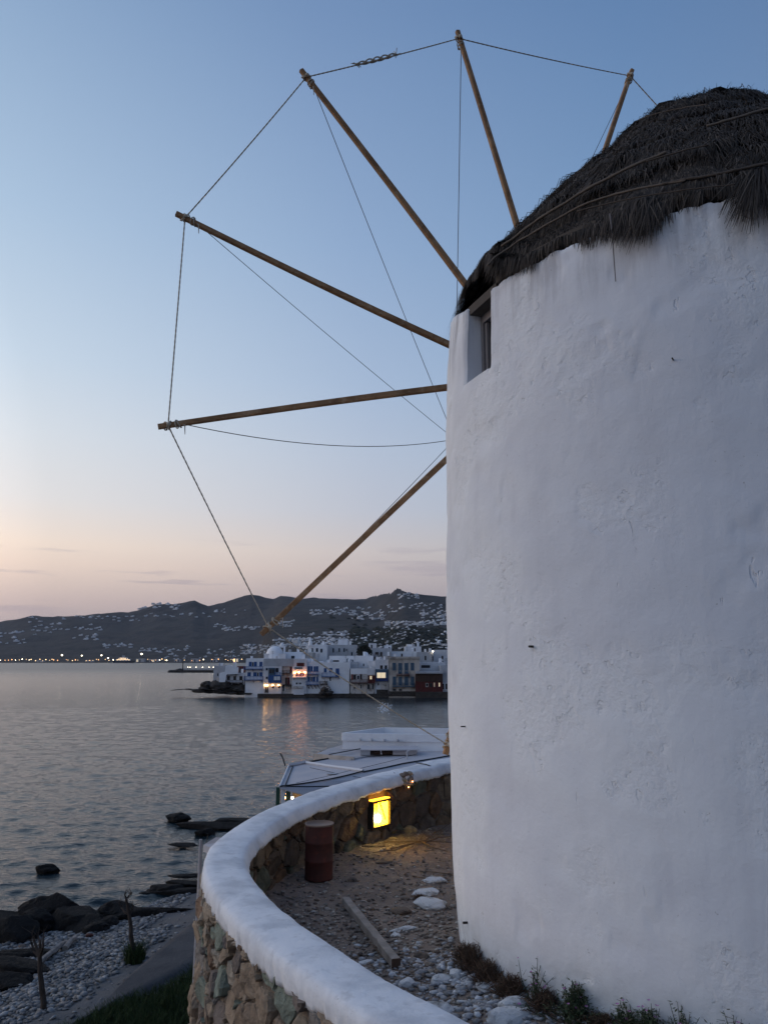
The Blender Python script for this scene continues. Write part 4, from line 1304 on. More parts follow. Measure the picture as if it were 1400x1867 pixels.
zr = [3.90, 4.0, 4.1, 4.2, 4.3, 4.4, 4.5, 4.6, 4.7, 4.8, 4.9, 5.0, 5.1, 5.2, 5.3, 5.4, 5.5, 5.6, 5.7, 5.8, 5.9, 6.0, 6.1, 6.2, 6.35, 6.5, 6.65, 6.75, 6.82, 6.86, 6.885]
V, F = [], []
na_ = 120
for z in zr:
    for k in range(na_):
        V.append(roof_pt(k * 3, z, roof_dr(k * 3, z) - .10))
for i in range(len(zr) - 1):
    for k in range(na_):
        k2 = (k + 1) % na_
        F.append([i * na_ + k, i * na_ + k2, (i + 1) * na_ + k2, (i + 1) * na_ + k])
F.append([(len(zr) - 1) * na_ + k for k in range(na_)])
thr = mesh_obj('thatched_roof', V, F, M['thatch_core'], mill)

# strands: each a narrow bent blade of three quads
n_str = 84000
FR = [(830, 1.0), (880, .7), (915, .75), (960, 1.0), (1005, .8), (1040, .5), (1070, .9), (1110, 1.15), (1190, 1.3), (1225, .85), (1250, .5), (1310, .45), (1338, .5), (1350, 1.1), (1385, 1.3), (1500, 1.1)]
rs = np.random.default_rng(21)
zz = 4.0 + (6.88 - 4.0) * rs.random(n_str) ** 1.2
zz[:26000] = rs.uniform(3.98, 4.5, 26000)         # the eaves fringe is denser
az = rs.uniform(170, 325, n_str)
az[::9] = rs.uniform(0, 360, len(az[::9]))
VS = np.zeros((n_str, 8, 3)); keep = np.ones(n_str, bool)
for i in range(n_str):
    a, z = az[i], zz[i]
    bundle = math.floor(a / 2.1 + .3 * math.sin(z * 3))
    cl_ = noise.noise(Vector((bundle * .77, z * .9, 3)))
    tier = (z * 1.9 + .25 * noise.noise(Vector((a * .1, 0, 1)))) % 1.0
    p0 = roof_pt(a, z, roof_dr(a, z) - .05)
    p1 = roof_pt(a + .5, z - .1, roof_dr(a, z))
    down = (roof_pt(a, z - .12) - roof_pt(a, z)).normalized()
    out = Vector((math.cos(R(a)), math.sin(R(a)), .5)).normalized()
    side = down.cross(out).normalized()
    ln = (.14 + .20 * rs.random()) * (1 + .6 * cl_)
    if z < 4.4:
        ln = (.20 + .16 * rs.random()) * (1 + 1.1 * cl_)
        # ragged gaps where the boards show
        g = 0
        sx_ = 700 + 1400 * p0.x / (p0.y * CP + (p0.z - CAMZ) * SP)
        if a < 262: ln *= lerp_tab(FR, sx_)
        if g > .12: ln *= max(.45, 1 - (g - .12) * 2.6)
        pass
        down = (down + Vector((0, 0, -.55 - .5 * max(0, 4.2 - z)))).normalized()
    lat = side * (rs.normal(0, .26 if z > 4.5 else .14) + .5 * cl_)
    lift = out * abs(rs.normal(0, .07)) * (1.8 if rs.random() < .05 else 1) + out * (.07 * tier)
    d = (down + lat + lift).normalized()
    w = side * (.0025 + .0038 * rs.random())
    base = p0 + out * (.03 if z > 4.4 else .03 + .09 * (4.4 - z) / .4)
    m1 = base + d * ln * .35 + out * .03
    m2 = base + d * ln * .7 + out * .02
    e = base + d * ln + Vector((0, 0, -.02))
    for k, (q, ww) in enumerate(((base, 1), (m1, 1), (m2, .8), (e, .25))):
        VS[i, k * 2] = q - w * ww; VS[i, k * 2 + 1] = q + w * ww
ix = np.arange(n_str)[:, None] * 8
F = np.concatenate([np.concatenate([ix + 0, ix + 1, ix + 3, ix + 2], 1), np.concatenate([ix + 2, ix + 3, ix + 5, ix + 4], 1), np.concatenate([ix + 4, ix + 5, ix + 7, ix + 6], 1)])
tag(numpy_obj('thatch', VS.reshape(-1, 3), F, M['thatch'], thr), kind='stuff')
# lumps of bound brushwood round the top
for k, (a, z, s) in enumerate(((196, 6.78, .24), (222, 6.84, .26), (262, 6.80, .22), (300, 6.84, .28), (165, 6.8, .28), (120, 6.8, .3), (60, 6.8, .3), (335, 6.84, .3))):
    p = roof_pt(a, z, -.12)
    v, f = rock_arrays(500 + k, p, (s, s, s * .42), 2)
    mesh_obj('ridge_bundle', v, f.tolist(), M['thatch_core'], thr)
n2 = 9000
VS = np.zeros((n2, 4, 3))
for i in range(n2):
    a = rs.uniform(0, 360); z = rs.uniform(6.5, 6.89)
    p = roof_pt(a, z, -.03) + Vector((0, 0, rs.uniform(-.02, .06)))
    d = Vector((rs.normal(0, 1), rs.normal(0, 1), rs.normal(-.1, .3))).normalized() * rs.uniform(.04, .13)
    s = d.cross(Vector((0, 0, 1))).normalized() * .004
    VS[i] = [p - s, p + s, p + d + s * .3, p + d - s * .3]
tag(numpy_obj('thatch_top', VS.reshape(-1, 3), np.arange(n2 * 4).reshape(-1, 4), M['thatch'], thr), kind='stuff')
# loose pale stalks lying across the slope
ls = MB()
for i in range(420):
    a = rs.uniform(185, 315); z = rs.uniform(4.1, 6.6)
    p = roof_pt(a, z, roof_dr(a, z) + .05); q = roof_pt(a + rs.uniform(1.0, 4.2), z + rs.uniform(-.05, .16), roof_dr(a, z) + .05); m = (p + q) / 2 + Vector((-.02, -.03, .06 * rs.random()))
    ls.tube([p, m, q], .0035, 3)
tag(ls.build('loose_stalks', M['reed_dark'], thr), kind='stuff')


def hoop(a0, a1, z0, dz, r0, m, wob=.04, dr=.07, nn=60):
    b = MB(); pts = []; rr_ = []
    for k in range(nn + 1):
        a = a0 + (a1 - a0) * k / nn
        z = z0 + dz * k / nn + wob * noise.noise(Vector((a * .05, z0, 0)))
        pts.append(roof_pt(a, z, roof_dr(a, z) * .6 + dr)); rr_.append(r0 * (1 + .25 * noise.noise(Vector((a * .3, 1, z0)))))
    b.tube(pts, rr_, 6); b.build('binding_rod', M[m], thr, smooth=True)




def scr(q):
    d = q.y * CP + (q.z - CAMZ) * SP
    return 700 + 1400 * q.x / d, 933.5 - 1400 * ((q.z - CAMZ) * CP - q.y * SP) / d


def roof_at(px, py, dr=.1):
    best = None
    for a in np.arange(186, 318, 1.0):
        for z in np.arange(3.9, 6.6, .05):
            x, y = scr(roof_pt(a, z, dr))
            e = (x - px) ** 2 + (y - py) ** 2
            if best is None or e < best[0]: best = (e, a, z)
    e, a0_, z0_ = best
    for a in np.arange(a0_ - 1, a0_ + 1.01, .25):
        for z in np.arange(z0_ - .05, z0_ + .051, .0125):
            x, y = scr(roof_pt(a, z, dr)); e_ = (x - px) ** 2 + (y - py) ** 2
            if e_ < best[0]: best = (e_, a, z)
    return best[1], best[2]


def rod(pts, r0, m, dr=.165):
    az_z = catmull([roof_at(x, y) for x, y in pts], 10)
    b = MB()
    b.tube([roof_pt(a, z, dr + .012 * noise.noise(Vector((a * .4, z, 0)))) for a, z in az_z], [r0 * (1 + .3 * noise.noise(Vector((k * .5, 1, r0 * 99)))) for k in range(len(az_z))], 6)
    b.build('binding_rod', M[m], thr, smooth=True)


rod([(898, 486), (920, 466), (957, 441), (1020, 404), (1090, 371), (1170, 350), (1250, 336)], .011, 'reed')
rod([(1210, 343), (1250, 335), (1290, 328), (1334, 319), (1400, 305), (1440, 296)], .014, 'reed_dark')
rod([(925, 450), (975, 414), (1045, 368), (1117, 327), (1190, 295), (1215, 284)], .014, 'reed')
rod([(1180, 300), (1250, 282), (1290, 272)], .007, 'reed_dark')
rod([(1287, 237), (1340, 222), (1400, 205), (1440, 196)], .013, 'reed')
rod([(1060, 390), (1150, 368), (1260, 352), (1340, 342)], .006, 'reed_dark')
rod([(1170, 222), (1230, 205), (1290, 196)], .005, 'reed_dark')
# thin stick hanging down the wall, two pegs in the plaster
q = tower_pt(236.5, 3.86, .05)
for az_ in np.arange(225, 245, .1):
    q = tower_pt(az_, 3.7, .04)
    if 700 + 1400 * q.x / (q.y * CP + (q.z - CAMZ) * SP) > 1117.5: break
MB().tube([tower_pt(az_, 3.98, .10), tower_pt(az_, 3.8, .06), tower_pt(az_, 3.33, .03)], [.008, .007, .005], 5).build('hanging_stick', M['frame_grey'], mill)
def tower_at(px, py):
    best = None
    for a in np.arange(190, 300, .25):
        for z in (None,):
            # solve z on this azimuth column for the pixel row by bisection
            lo, hi = -3.6, 4.2
            for _ in range(18):
                m_ = (lo + hi) / 2; q = tower_pt(a, m_)
                y = 933.5 - 1400 * ((q.z - CAMZ) * CP - q.y * SP) / (q.y * CP + (q.z - CAMZ) * SP)
                if y > py: lo = m_
                else: hi = m_
            q = tower_pt(a, lo); x = 700 + 1400 * q.x / (q.y * CP + (q.z - CAMZ) * SP)
            if best is None or abs(x - px) < best[0]: best = (abs(x - px), a, lo)
    return best[1], best[2]
for px_, py_, s_ in ((972, 1179, .012), (828, 1683, .012), (848, 1325, .007), (1226, 656, .007)):
    a, z = tower_at(px_, py_)
    MB().tube([tower_pt(a, z, -.02), tower_pt(a, z, .05)], s_, 6).build('peg', M['iron'], mill)

# ---- shaft, hub, sail arms, ropes
H = Vector((2.77, 13.66, CAMZ + 5.12))
B = Vector((1.69, 17.7, CAMZ + 5.12))
AX = (B - H).normalized()
UU = Vector((-AX.y, AX.x, 0)).normalized()          # in-plane, to the left as seen from the terrace
MB().tube([Vector((TX, TY, CAMZ + 5.12)), H - AX * .5, H + AX * .75], [.22, .22, .19], 12).build('main_shaft', M['wood_arm'], mill, smooth=True)
MB().tube([H + AX * .7, B], [.07, .045], 8).build('bowsprit', M['wood_arm'], mill, smooth=True)


def on_plane(px, py):
    d = P(px, py, 1.0) - Vector((0, 0, CAMZ))
    o = Vector((0, 0, CAMZ))
    k = (H - o).dot(AX) / d.dot(AX)
    return o + d * k


tips = [on_plane(*q) for q in ((1152, 127), (834, 56), (549, 127), (321, 389), (288, 778), (476, 1157), (812, 1376))]
for dg in (-105, -135, -165, 165, 140):
    tips.append(H + UU * math.cos(R(dg)) * 7.1 + Vector((0, 0, 1)) * math.sin(R(dg)) * 7.1)


def rope_mesh(a, b, r_, sag, n=26, twist=True):
    pts = []
    for k in range(n + 1):
        t_ = k / n
        p = a.lerp(b, t_); p.z -= sag * 4 * t_ * (1 - t_)
        pts.append(p)
    return pts


tie = []
for i, tp in enumerate(tips):
    dirv = (tp - H).normalized()
    arm = MB()
    # slightly bowed tapered pole with knocked-off edges
    side = dirv.cross(AX).normalized()
    pts = []
    n = 9
    base = len(arm.v)
    for k in range(n + 1):
        t_ = k / n
        bow = .05 * math.sin(t_ * math.pi) * math.sin(i * 2.3 + 1)
        H0 = on_plane(1017, 639) if i == 1 else H
        c = H0.lerp(tp, t_) + side * bow + AX * (.10 * (1 if i % 2 else -1)) * (1 - t_)
        w = (.118 * (1 - t_) + .084 * t_)
        ch = .72
        ring = []
        for (sx, sy) in ((-1, -ch), (-ch, -1), (ch, -1), (1, -ch), (1, ch), (ch, 1), (-ch, 1), (-1, ch)):
            arm.v.append(tuple(c + side * sx * w / 2 + AX * sy * w / 2))
    for k in range(n):
        for q in range(8):
            q2 = (q + 1) % 8
            arm.f.append([base + k * 8 + q, base + k * 8 + q2, base + (k + 1) * 8 + q2, base + (k + 1) * 8 + q]); arm.m.append(0)
    arm.f.append([base + q for q in range(8)][::-1]); arm.m.append(0)
    arm.f.append([base + n * 8 + q for q in range(8)]); arm.m.append(0)
    ao = arm.build('sail_arm', M['wood_arm'], mill)
    Lr = (tp - H).length
    kp = tp - dirv * .16
    tie.append(kp)
    # lashings: turns of rope round the pole
    for kk, off in enumerate((.12, .155, .19, .30, .335)):
        c = tp - dirv * off
        pts = []
        for s_ in range(13):
            a_ = 2 * math.pi * s_ / 12
            pts.append(c + (side * math.cos(a_) + AX * math.sin(a_)) * (.066 + .006 * math.sin(3 * a_ + kk)) + dirv * .03 * math.sin(a_ + kk))
        MB().tube(pts, .011, 5).build('lashing', M['rope'], ao, smooth=True)
    # loose knot and tail
    c = tp - dirv * .17 - AX * .07
    v, f = rock_arrays(700 + i, c, (.04, .035, .045), 1)
    mesh_obj('knot', v, f.tolist(), M['rope'], ao, smooth=True)
    kn = tp - dirv * .42 - AX * .05 + side * .04
    MB().tube([tp - dirv * .33, kn, kn + Vector((.01, 0, -.16))], [.010, .012, .006], 5).build('rope_tail', M['rope'], ao)
for i in range(12):
    a, b = tie[i], tie[(i + 1) % 12]
    tb = MB()
    pts = rope_mesh(a, b, .012, [.03, .02, .03, .03, .02, .04, .05][i] if i < 7 else .03)
    for s_ in (0, 1):
        hp = []
        nn = 240
        for k in range(nn + 1):
            t_ = k / nn; j = min(len(pts) - 2, int(t_ * (len(pts) - 1))); u_ = t_ * (len(pts) - 1) - j
            c = pts[j].lerp(pts[j + 1], u_); an = t_ * 120 + s_ * math.pi
            dd = (b - a).normalized(); s1 = dd.cross(AX).normalized()
            hp.append(c + (s1 * math.cos(an) + AX * math.sin(an)) * .0035)
        tb.tube(hp, .0095, 4)
    tag(tb.build('rim_rope', M['rope'], mill, smooth=True))
    # stay wire to the bowsprit
    sg = {4: .27}.get(i, .04)
    q = tips[i] - (tips[i] - H).normalized() * .38
    MB().tube(rope_mesh(q, B, .005, sg, 20), .0075, 4).build('stay_wire', M['wire'], mill)
# spliced, frayed length on the rope between the two upper arms
sp = MB()
a, b = tie[2].lerp(tie[1], .31), tie[2].lerp(tie[1], .57)
dd = (b - a).normalized(); s1 = dd.cross(AX).normalized()
for s_ in range(3):
    pts = []
    for k in range(31):
        t_ = k / 30
        env = .026 * math.sin(math.pi * t_) ** .6 + .012
        an = t_ * 11 + s_ * 2.1
        pts.append(a.lerp(b, t_) + (s1 * math.cos(an) + AX * math.sin(an)) * env)
    sp.tube(pts, .014, 5)
for c in (a, b):
    for s_ in range(4):
        r_ = Vector((rs.normal(), rs.normal(), rs.normal())).normalized() * .11
        sp.tube([c - r_ * .6, c, c + r_], .007, 4)
sp.build('rope_splice', M['rope'], mill, smooth=True)

# ================================================================ the terrace and its curved parapet
CPATH = [(14, 19.0), (11, 19.3), (8, 19.0), (4.5, 17.9), (2.6, 17.05), (1.35, 16.35), (.65, 15.6), (0, 14.88), (-.93, 13.7), (-1.58, 12.5), (-1.95, 11.2), (-1.96, 10.15), (-1.72, 9.18), (-1.32, 8.17), (-.93, 7.38), (-.57, 6.78), (-.18, 6.16), (.28, 5.52), (.83, 4.9), (1.7, 4.3), (2.8, 3.7), (4.2, 3.3), (6, 3.2), (9, 3.6)]
CPZ = [-2.0, -2.0, -2.0, -2.0, -2.02, -2.06, -2.10, -2.14, -2.22, -2.30, -2.37, -2.40, -2.40, -2.38, -2.36, -2.35, -2.34, -2.32, -2.3, -2.3, -2.3, -2.3, -2.3, -2.3]


PC = catmull([(x, y, z) for (x, y), z in zip(CPATH, CPZ)], 24)
PCV = [Vector(q) for q in PC]
SL = [0.0]
for a, b in zip(PCV, PCV[1:]): SL.append(SL[-1] + (Vector((b.x, b.y)) - Vector((a.x, a.y))).length)


def path(s):
    """point on the wall's centre line, its inward normal, the crest height"""
    s = max(0.001, min(SL[-1] - .001, s))
    lo, hi = 0, len(SL) - 1
    while hi - lo > 1:
        m_ = (lo + hi) // 2
        if SL[m_] <= s: lo = m_
        else: hi = m_
    t_ = (s - SL[lo]) / (SL[hi] - SL[lo])
    p = PCV[lo].lerp(PCV[hi], t_)
    a = PCV[max(0, lo - 6)]; b = PCV[min(len(PCV) - 1, hi + 6)]
    d = Vector((b.x - a.x, b.y - a.y, 0)).normalized()
    n = Vector((-d.y, d.x, 0))           # left of travel = inward (towards the tower)
    return p, n, p.z


def s_near(x, y):
    k = min(range(len(PCV)), key=lambda i: (PCV[i].x - x) ** 2 + (PCV[i].y - y) ** 2)
    return SL[k]


def ground_z(x, y):
    """terrace surface, relative to the camera: rubble rises towards the near side of the tower"""
    d = math.hypot(x - TX, y - TY)
    z = -3.2
    z += (.25 * sstep(9.25, 8.25, y) + .12 * sstep(8, 6.2, y)) * math.exp(-max(0, d - 3.38) / 1.0)
    z += .05 * noise.noise(Vector((x * .8, y * .8, 0))) + .022 * noise.noise(Vector((x * 3, y * 3, 4)))
    return z


par = empty('parapet_wall', (-1.9, 10.2, CAMZ - 3.2), 'curved rough stone parapet wall with a thick rounded whitewashed cap around the windmill terrace', 'wall')
W2 = .225
# cap: rounded section, drooping and ragged at its lower edges
ns = int(SL[-1] / .03)
sec = [(-1.15, -.215), (-1.20, -.17), (-1.19, -.10), (-1.12, -.04), (-.95, -.010), (-.5, .0), (0, .0), (.5, -.003), (.88, -.012), (1.07, -.04), (1.16, -.10), (1.18, -.165), (1.10, -.205)]
V, F = [], []
m_ = len(sec)
for i in range(ns + 1):
    s = SL[-1] * i / ns
    p, n, zc = path(s)
    ho = noise.noise(Vector((s * 1.1, 0, 0)))
    for j, (u, w) in enumerate(sec):
        q = Vector((s * 1.3, u * 2, 5))
        du = .018 * noise.noise(q * 1.0) + .008 * noise.noise(q * 4)
        dz = .018 * noise.noise(Vector((s * .7, u, 2))) + .007 * noise.noise(q * 3) + .004 * noise.noise(q * 9)
        if j in (0, 1):                       # outer ragged drip edge
            dz += -.02 + .045 * noise.fractal(Vector((s * 3.0, 1, 1)), 1, 2, 5) + .035 * noise.noise(Vector((s * 19, 2, 0))) + .02 * noise.noise(Vector((s * 41, 6, 0)))
            du += .03 * noise.noise(Vector((s * 14, 3, 0))) + .01
        if j in (m_ - 1, m_ - 2):
            dz += .045 * noise.fractal(Vector((s * 2.6, 9, 1)), 1, 2, 5) + .025 * noise.noise(Vector((s * 17, 8, 0)))
            du += .03 + .02 * noise.noise(Vector((s * 8, 5, 0)))
        V.append(Vector((p.x, p.y, 0)) + n * (u * W2 + du) + Vector((0, 0, CAMZ + zc + w + dz)))
for i in range(ns):
    for j in range(m_ - 1):
        F.append([i * m_ + j, i * m_ + j + 1, (i + 1) * m_ + j + 1, (i + 1) * m_ + j][::-1])
    F.append([i * m_ + m_ - 1, i * m_, (i + 1) * m_, (i + 1) * m_ + m_ - 1][::-1])
mesh_obj('cap', V, F, M['cap_white'], par, smooth=True)
# mortar core
V, F = [], []
nm = int(SL[-1] / .12)
for i in range(nm + 1):
    s = SL[-1] * i / nm
    p, n, zc = path(s)
    o_ = Vector((p.x, p.y, 0))
    zo = CAMZ + zc - .12
    V += [o_ - n * (W2 + .10 + .3) + Vector((0, 0, 0)), o_ - n * (W2 - .03) + Vector((0, 0, zo)), o_ + n * (W2 - .04) + Vector((0, 0, zo)), o_ + n * (W2 - .04) + Vector((0, 0, CAMZ - 4.2))]
for i in range(nm):
    for j in range(3):
        F.append([i * 4 + j, i * 4 + j + 1, (i + 1) * 4 + j + 1, (i + 1) * 4 + j][::-1])
mesh_obj('mortar_bed', V, F, M['mortar'], par)


def clip_poly(poly, nx, ny, c):
    out = []
    for i in range(len(poly)):
        a, b = poly[i], poly[(i + 1) % len(poly)]
        da, db = a[0] * nx + a[1] * ny - c, b[0] * nx + b[1] * ny - c
        if da <= 0: out.append(a)
        if (da < 0) != (db < 0) and da != db:
            t_ = da / (da - db); out.append((a[0] + (b[0] - a[0]) * t_, a[1] + (b[1] - a[1]) * t_))
    return out


def cells(s0, s1, z0, z1, rmin, rmax, seed, asp=1.35, tries=9000, skip=None):
    r = random.Random(seed)
    pts = []
    for k in range(tries):
        rad_ = rmax - (rmax - rmin) * (k / tries) ** .45
        q = (r.uniform(s0, s1), r.uniform(z0, z1))
        if all(((q[0] - o[0]) / asp) ** 2 + (q[1] - o[1]) ** 2 > ((rad_ + o[2]) * .5) ** 2 * 1.0 for o in pts): pts.append((q[0], q[1], rad_))
    out = []
    for i, (x, y, ri) in enumerate(pts):
        poly = [(s0, z0), (s1, z0), (s1, z1), (s0, z1)]
        for j, (x2, y2, rj) in enumerate(pts):
            if i == j: continue
            dx, dy = (x2 - x), (y2 - y)
            D2 = (dx / asp) ** 2 + dy * dy
            if D2 > (rmax * 2.6) ** 2: continue
            # weighted bisector (bigger stones keep more room)
            nx, ny = dx / asp ** 2, dy
            f_ = .5 + .5 * (ri ** 2 - rj ** 2) / D2 * .8
            f_ = min(.85, max(.2, f_))
            c = nx * (x + dx * f_) + ny * (y + dy * f_)
            poly = clip_poly(poly, nx, ny, c)
            if len(poly) < 3: break
        if len(poly) >= 3: out.append(((x, y), poly))
    return out


def stone_mesh(poly, cen, seed, gap, thick, mapf):
    r = random.Random(seed)
    # resample the outline
    per = sum(math.dist(poly[i], poly[(i + 1) % len(poly)]) for i in range(len(poly)))
    n = 12
    pts = []
    for k in range(n):
        d = per * k / n
        for i in range(len(poly)):
            l_ = math.dist(poly[i], poly[(i + 1) % len(poly)])
            if d <= l_ or i == len(poly) - 1:
                t_ = min(1, d / max(l_, 1e-6)); a, b = poly[i], poly[(i + 1) % len(poly)]
                pts.append((a[0] + (b[0] - a[0]) * t_, a[1] + (b[1] - a[1]) * t_)); break
            d -= l_
    cx, cy = sum(p[0] for p in pts) / n, sum(p[1] for p in pts) / n
    V = []
    tx, ty = r.uniform(-.3, .3), r.uniform(-.3, .3)       # tilt of the face
    rings = ((1.0, -.06), (1.0, thick * .50), (.93, thick * .92), (.66, thick * 1.0))
    for ri, (sc_, dd) in enumerate(rings):
        for (x, y) in pts:
            dx, dy = x - cx, y - cy
            l_ = math.hypot(dx, dy)
            k = max(.3, (l_ - gap) / max(l_, 1e-6)) * sc_
            j = r.uniform(-.07, .05) * (1 if ri else .3)
            qx, qy = cx + dx * (k + j), cy + dy * (k + j)
            V.append(mapf(qx, qy, dd + (0 if ri == 0 else (tx * dx + ty * dy) * .6 + r.uniform(-.012, .012))))
    V.append(mapf(cx + r.uniform(-.02, .02), cy + r.uniform(-.02, .02), thick * 1.05 + r.uniform(-.01, .012)))
    F = []
    for ri in range(3):
        for k in range(n):
            k2 = (k + 1) % n
            F.append([ri * n + k, ri * n + k2, (ri + 1) * n + k2, (ri + 1) * n + k])
    for k in range(n): F.append([3 * n + k, 3 * n + (k + 1) % n, 4 * n])
    return V, F


def map_out(s, z, d):
    p, n, zc = path(s)
    if z > -4.75: z = -4.75 + (z + 4.75) / 2.23 * (zc - .185 + 4.75)
    batter = .055 * max(0, -2.4 - z)
    return Vector((p.x, p.y, 0)) - n * (W2 - .03 + d + batter) + Vector((0, 0, CAMZ + z))


def map_in(s, z, d):
    p, n, zc = path(s)
    return Vector((p.x, p.y, 0)) + n * (W2 - .04 + d) + Vector((0, 0, CAMZ + z))


# outer face near the camera: single stones; farther down joined
sA, sB = s_near(-1.8, 11.6), s_near(.95, 5.0)
cs = cells(sA, sB, -4.75, -2.52, .065, .225, 3)
single = 0
JV, JF, jn = [], [], 0
order = sorted(cs, key=lambda c: -c[0][1])
for k, (c, poly) in enumerate(order):
    V, F = stone_mesh(poly, c, 900 + k, .006 + random.random() * .012, .020 + random.random() * .06, map_out)
    F = [f[::-1] for f in F]
    mt = M['stone_%d' % random.choice((0, 0, 1, 1, 2, 3, 4, 5, 6, 7))]
    if single < 215:
        mesh_obj('stone', V, F, mt, par, smooth=False); single += 1
    else:
        mesh_obj('stone', V, F, mt, par) if False else None
        b_ = len(JV); JV += V; JF += [[i + b_ for i in f] for f in F]
cs2 = cells(sA - 1.5, sB, -9.0, -4.75, .22, .55, 4, tries=1500)
for k, (c, poly) in enumerate(cs2):
    V, F = stone_mesh(poly, c, 1900 + k, .02, .06, map_out)
    b_ = len(JV); JV += V; JF += [[i + b_ for i in f[::-1]] for f in F]
tag(mesh_obj('lower_stones', JV, JF, M['stone_1'], par), kind='stuff')
# inner face behind drum and lamp


def _s_px(pxx):
    best = None
    for s in np.arange(s_near(2.6, 17.05), s_near(-1.9, 11), .02):
        q = map_in(s, -2.7, 0)
        x = 700 + 1400 * q.x / (q.y * CP + (q.z - CAMZ) * SP)
        if best is None or abs(x - pxx) < best[0]: best = (abs(x - pxx), s)
    return best[1]


def map_in2(s, z, d):
    zc = path(s)[2]
    return map_in(s, -3.32 + (z + 3.32) / .98 * (zc - .165 + 3.32), d)


LS = _s_px(686)                                # where the lamp niche is
sC, sD = s_near(2.0, 16.7), s_near(-1.75, 9.4)
cs = cells(sC, sD, -3.32, -2.34, .12, .36, 8, asp=1.15)
single_in = 0
NI = (LS - .26, LS + .26, -2.99, -2.30)
for k, (c, poly) in enumerate(cs):
    cx = sum(p[0] for p in poly) / len(poly); cy = sum(p[1] for p in poly) / len(poly)
    if NI[0] < max(p[0] for p in poly) and NI[1] > min(p[0] for p in poly) and NI[2] < max(p[1] for p in poly) and NI[3] > min(p[1] for p in poly):
        # cut the cell back to the niche edge
        if cx < NI[0] + .05: poly = clip_poly(poly, 1, 0, NI[0])
        elif cx > NI[1] - .05: poly = clip_poly(poly, -1, 0, -NI[1])
        elif cy > NI[3] - .05: poly = clip_poly(poly, 0, -1, -NI[3])
        elif cy < NI[2] + .05: poly = clip_poly(poly, 0, 1, NI[2])
        else: continue
        if len(poly) < 3: continue
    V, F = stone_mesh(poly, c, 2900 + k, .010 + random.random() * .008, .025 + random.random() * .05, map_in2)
    mesh_obj('stone', V, F, M['inner_stone_%d' % random.choice((0, 1, 2, 2, 5, 6, 3, 7))], par)

# lamp niche: iron box with glowing glass and wire grille
lp0, ln0, _ = path(LS)
ld = Vector((ln0.y, -ln0.x, 0))
lamp = empty('niche_lamp', map_in(LS, -2.97, 0), 'bright yellow floodlight behind a wire grille set into the curved stone wall', 'lamp')


def lq(u, z, d):
    q = Vector((lp0.x, lp0.y, 0)) + ln0 * (W2 - .04 + d) + ld * u
    return Vector((q.x, q.y, CAMZ + z))


def lbox(b, u0, u1, z0, z1, d0, d1, m=0):
    b.add([lq(u0, z0, d0), lq(u1, z0, d0), lq(u1, z0, d1), lq(u0, z0, d1), lq(u0, z1, d0), lq(u1, z1, d0), lq(u1, z1, d1), lq(u0, z1, d1)],
          [[0, 1, 2, 3], [4, 7, 6, 5], [0, 4, 5, 1], [1, 5, 6, 2], [2, 6, 7, 3], [3, 7, 4, 0]], m)


HW = .25
b = MB(); lbox(b, -HW, -HW + .03, -2.96, -2.50, .0, .13); lbox(b, HW - .03, HW, -2.96, -2.50, .0, .13); lbox(b, -HW + .03, HW - .03, -2.96, -2.93, .0, .13); lbox(b, -HW + .03, HW - .03, -2.53, -2.50, .0, .13)
b.build('frame', M['iron'], lamp)
b = MB(); lbox(b, -HW + .03, .04, -2.93, -2.53, .0, .075); b.build('glow_panel', M['lamp_glow'], lamp)
b = MB(); lbox(b, .045, HW - .03, -2.93, -2.53, .0, .07); b.build('side_reflector', M['lamp_dim'], lamp)
b = MB(); lbox(b, -HW + .02, HW, -2.49, -2.475, .02, .12); b.build('light_strip', M['lamp_dim'], lamp)
c = lq(.12, -2.79, .115)
mesh_obj('bulb', (ICO2V * .07 + np.array(c)).tolist(), ICO2F.tolist(), M['lamp_bulb'], lamp, smooth=True)
g = MB()
for k in range(13):
    u = -.20 + .40 * k / 12; g.beam(lq(u, -2.93, .132), lq(u, -2.53, .132), .006)
for k in range(18):
    z = -2.925 + .39 * k / 17; g.beam(lq(-.205, z, .137), lq(.205, z, .137), .006)
tag(g.build('grille', M['iron'], lamp), kind='stuff')
b = MB(); b.beam(lq(.05, -2.54, .12), lq(-.10, -2.84, .12), .035, .01); b.build('bracket', M['iron'], lamp)

# broken spot in the cap: exposed stones, a rusty clip and cables
def _s_at(pxx):
    best = None
    for s in np.arange(sC - 1, LS + 1, .03):
        q = map_in(s, -2.35, 0)
        x = 700 + 1400 * q.x / (q.y * CP + (q.z - CAMZ) * SP)
        if best is None or abs(x - pxx) < best[0]: best = (abs(x - pxx), s)
    return best[1]


s_b = _s_at(737)
for k in range(9):
    u = (k % 3 - 1) * .11; z = -2.32 + (k // 3) * .08
    q = map_in(s_b + u + random.uniform(-.03, .03), z + random.uniform(-.02, .02), .035 + .03 * (2 - k // 3))
    v, f = rock_arrays(1200 + k, q, (.075, .06, .05), 2, rot=random.uniform(0, 3))
    mesh_obj('broken_stone', v, f.tolist(), M['stone_%d' % random.choice((2, 4, 7))], par)
cw = MB()
p_ = [P(1, 1, 1)] * 0
a0 = _s_at(788); a1 = _s_at(801)
q0, n0, z0_ = path(a0)
cw.tube([Vector((q0.x, q0.y, CAMZ + z0_ + .03)) - n0 * .2, Vector((q0.x, q0.y, CAMZ + z0_ + .02)) + n0 * .05, map_in(a1, z0_ - .10, .08), map_in(a1 - .05, z0_ - .33, .09), map_in(a1 - .1, z0_ - .6, .06)], .010, 6)
cw.build('cable', M['iron'], label='dark cable running over the white cap close to the windmill wall', cat='cable')
b = MB()
q0, n0, z0_ = path(_s_at(729))
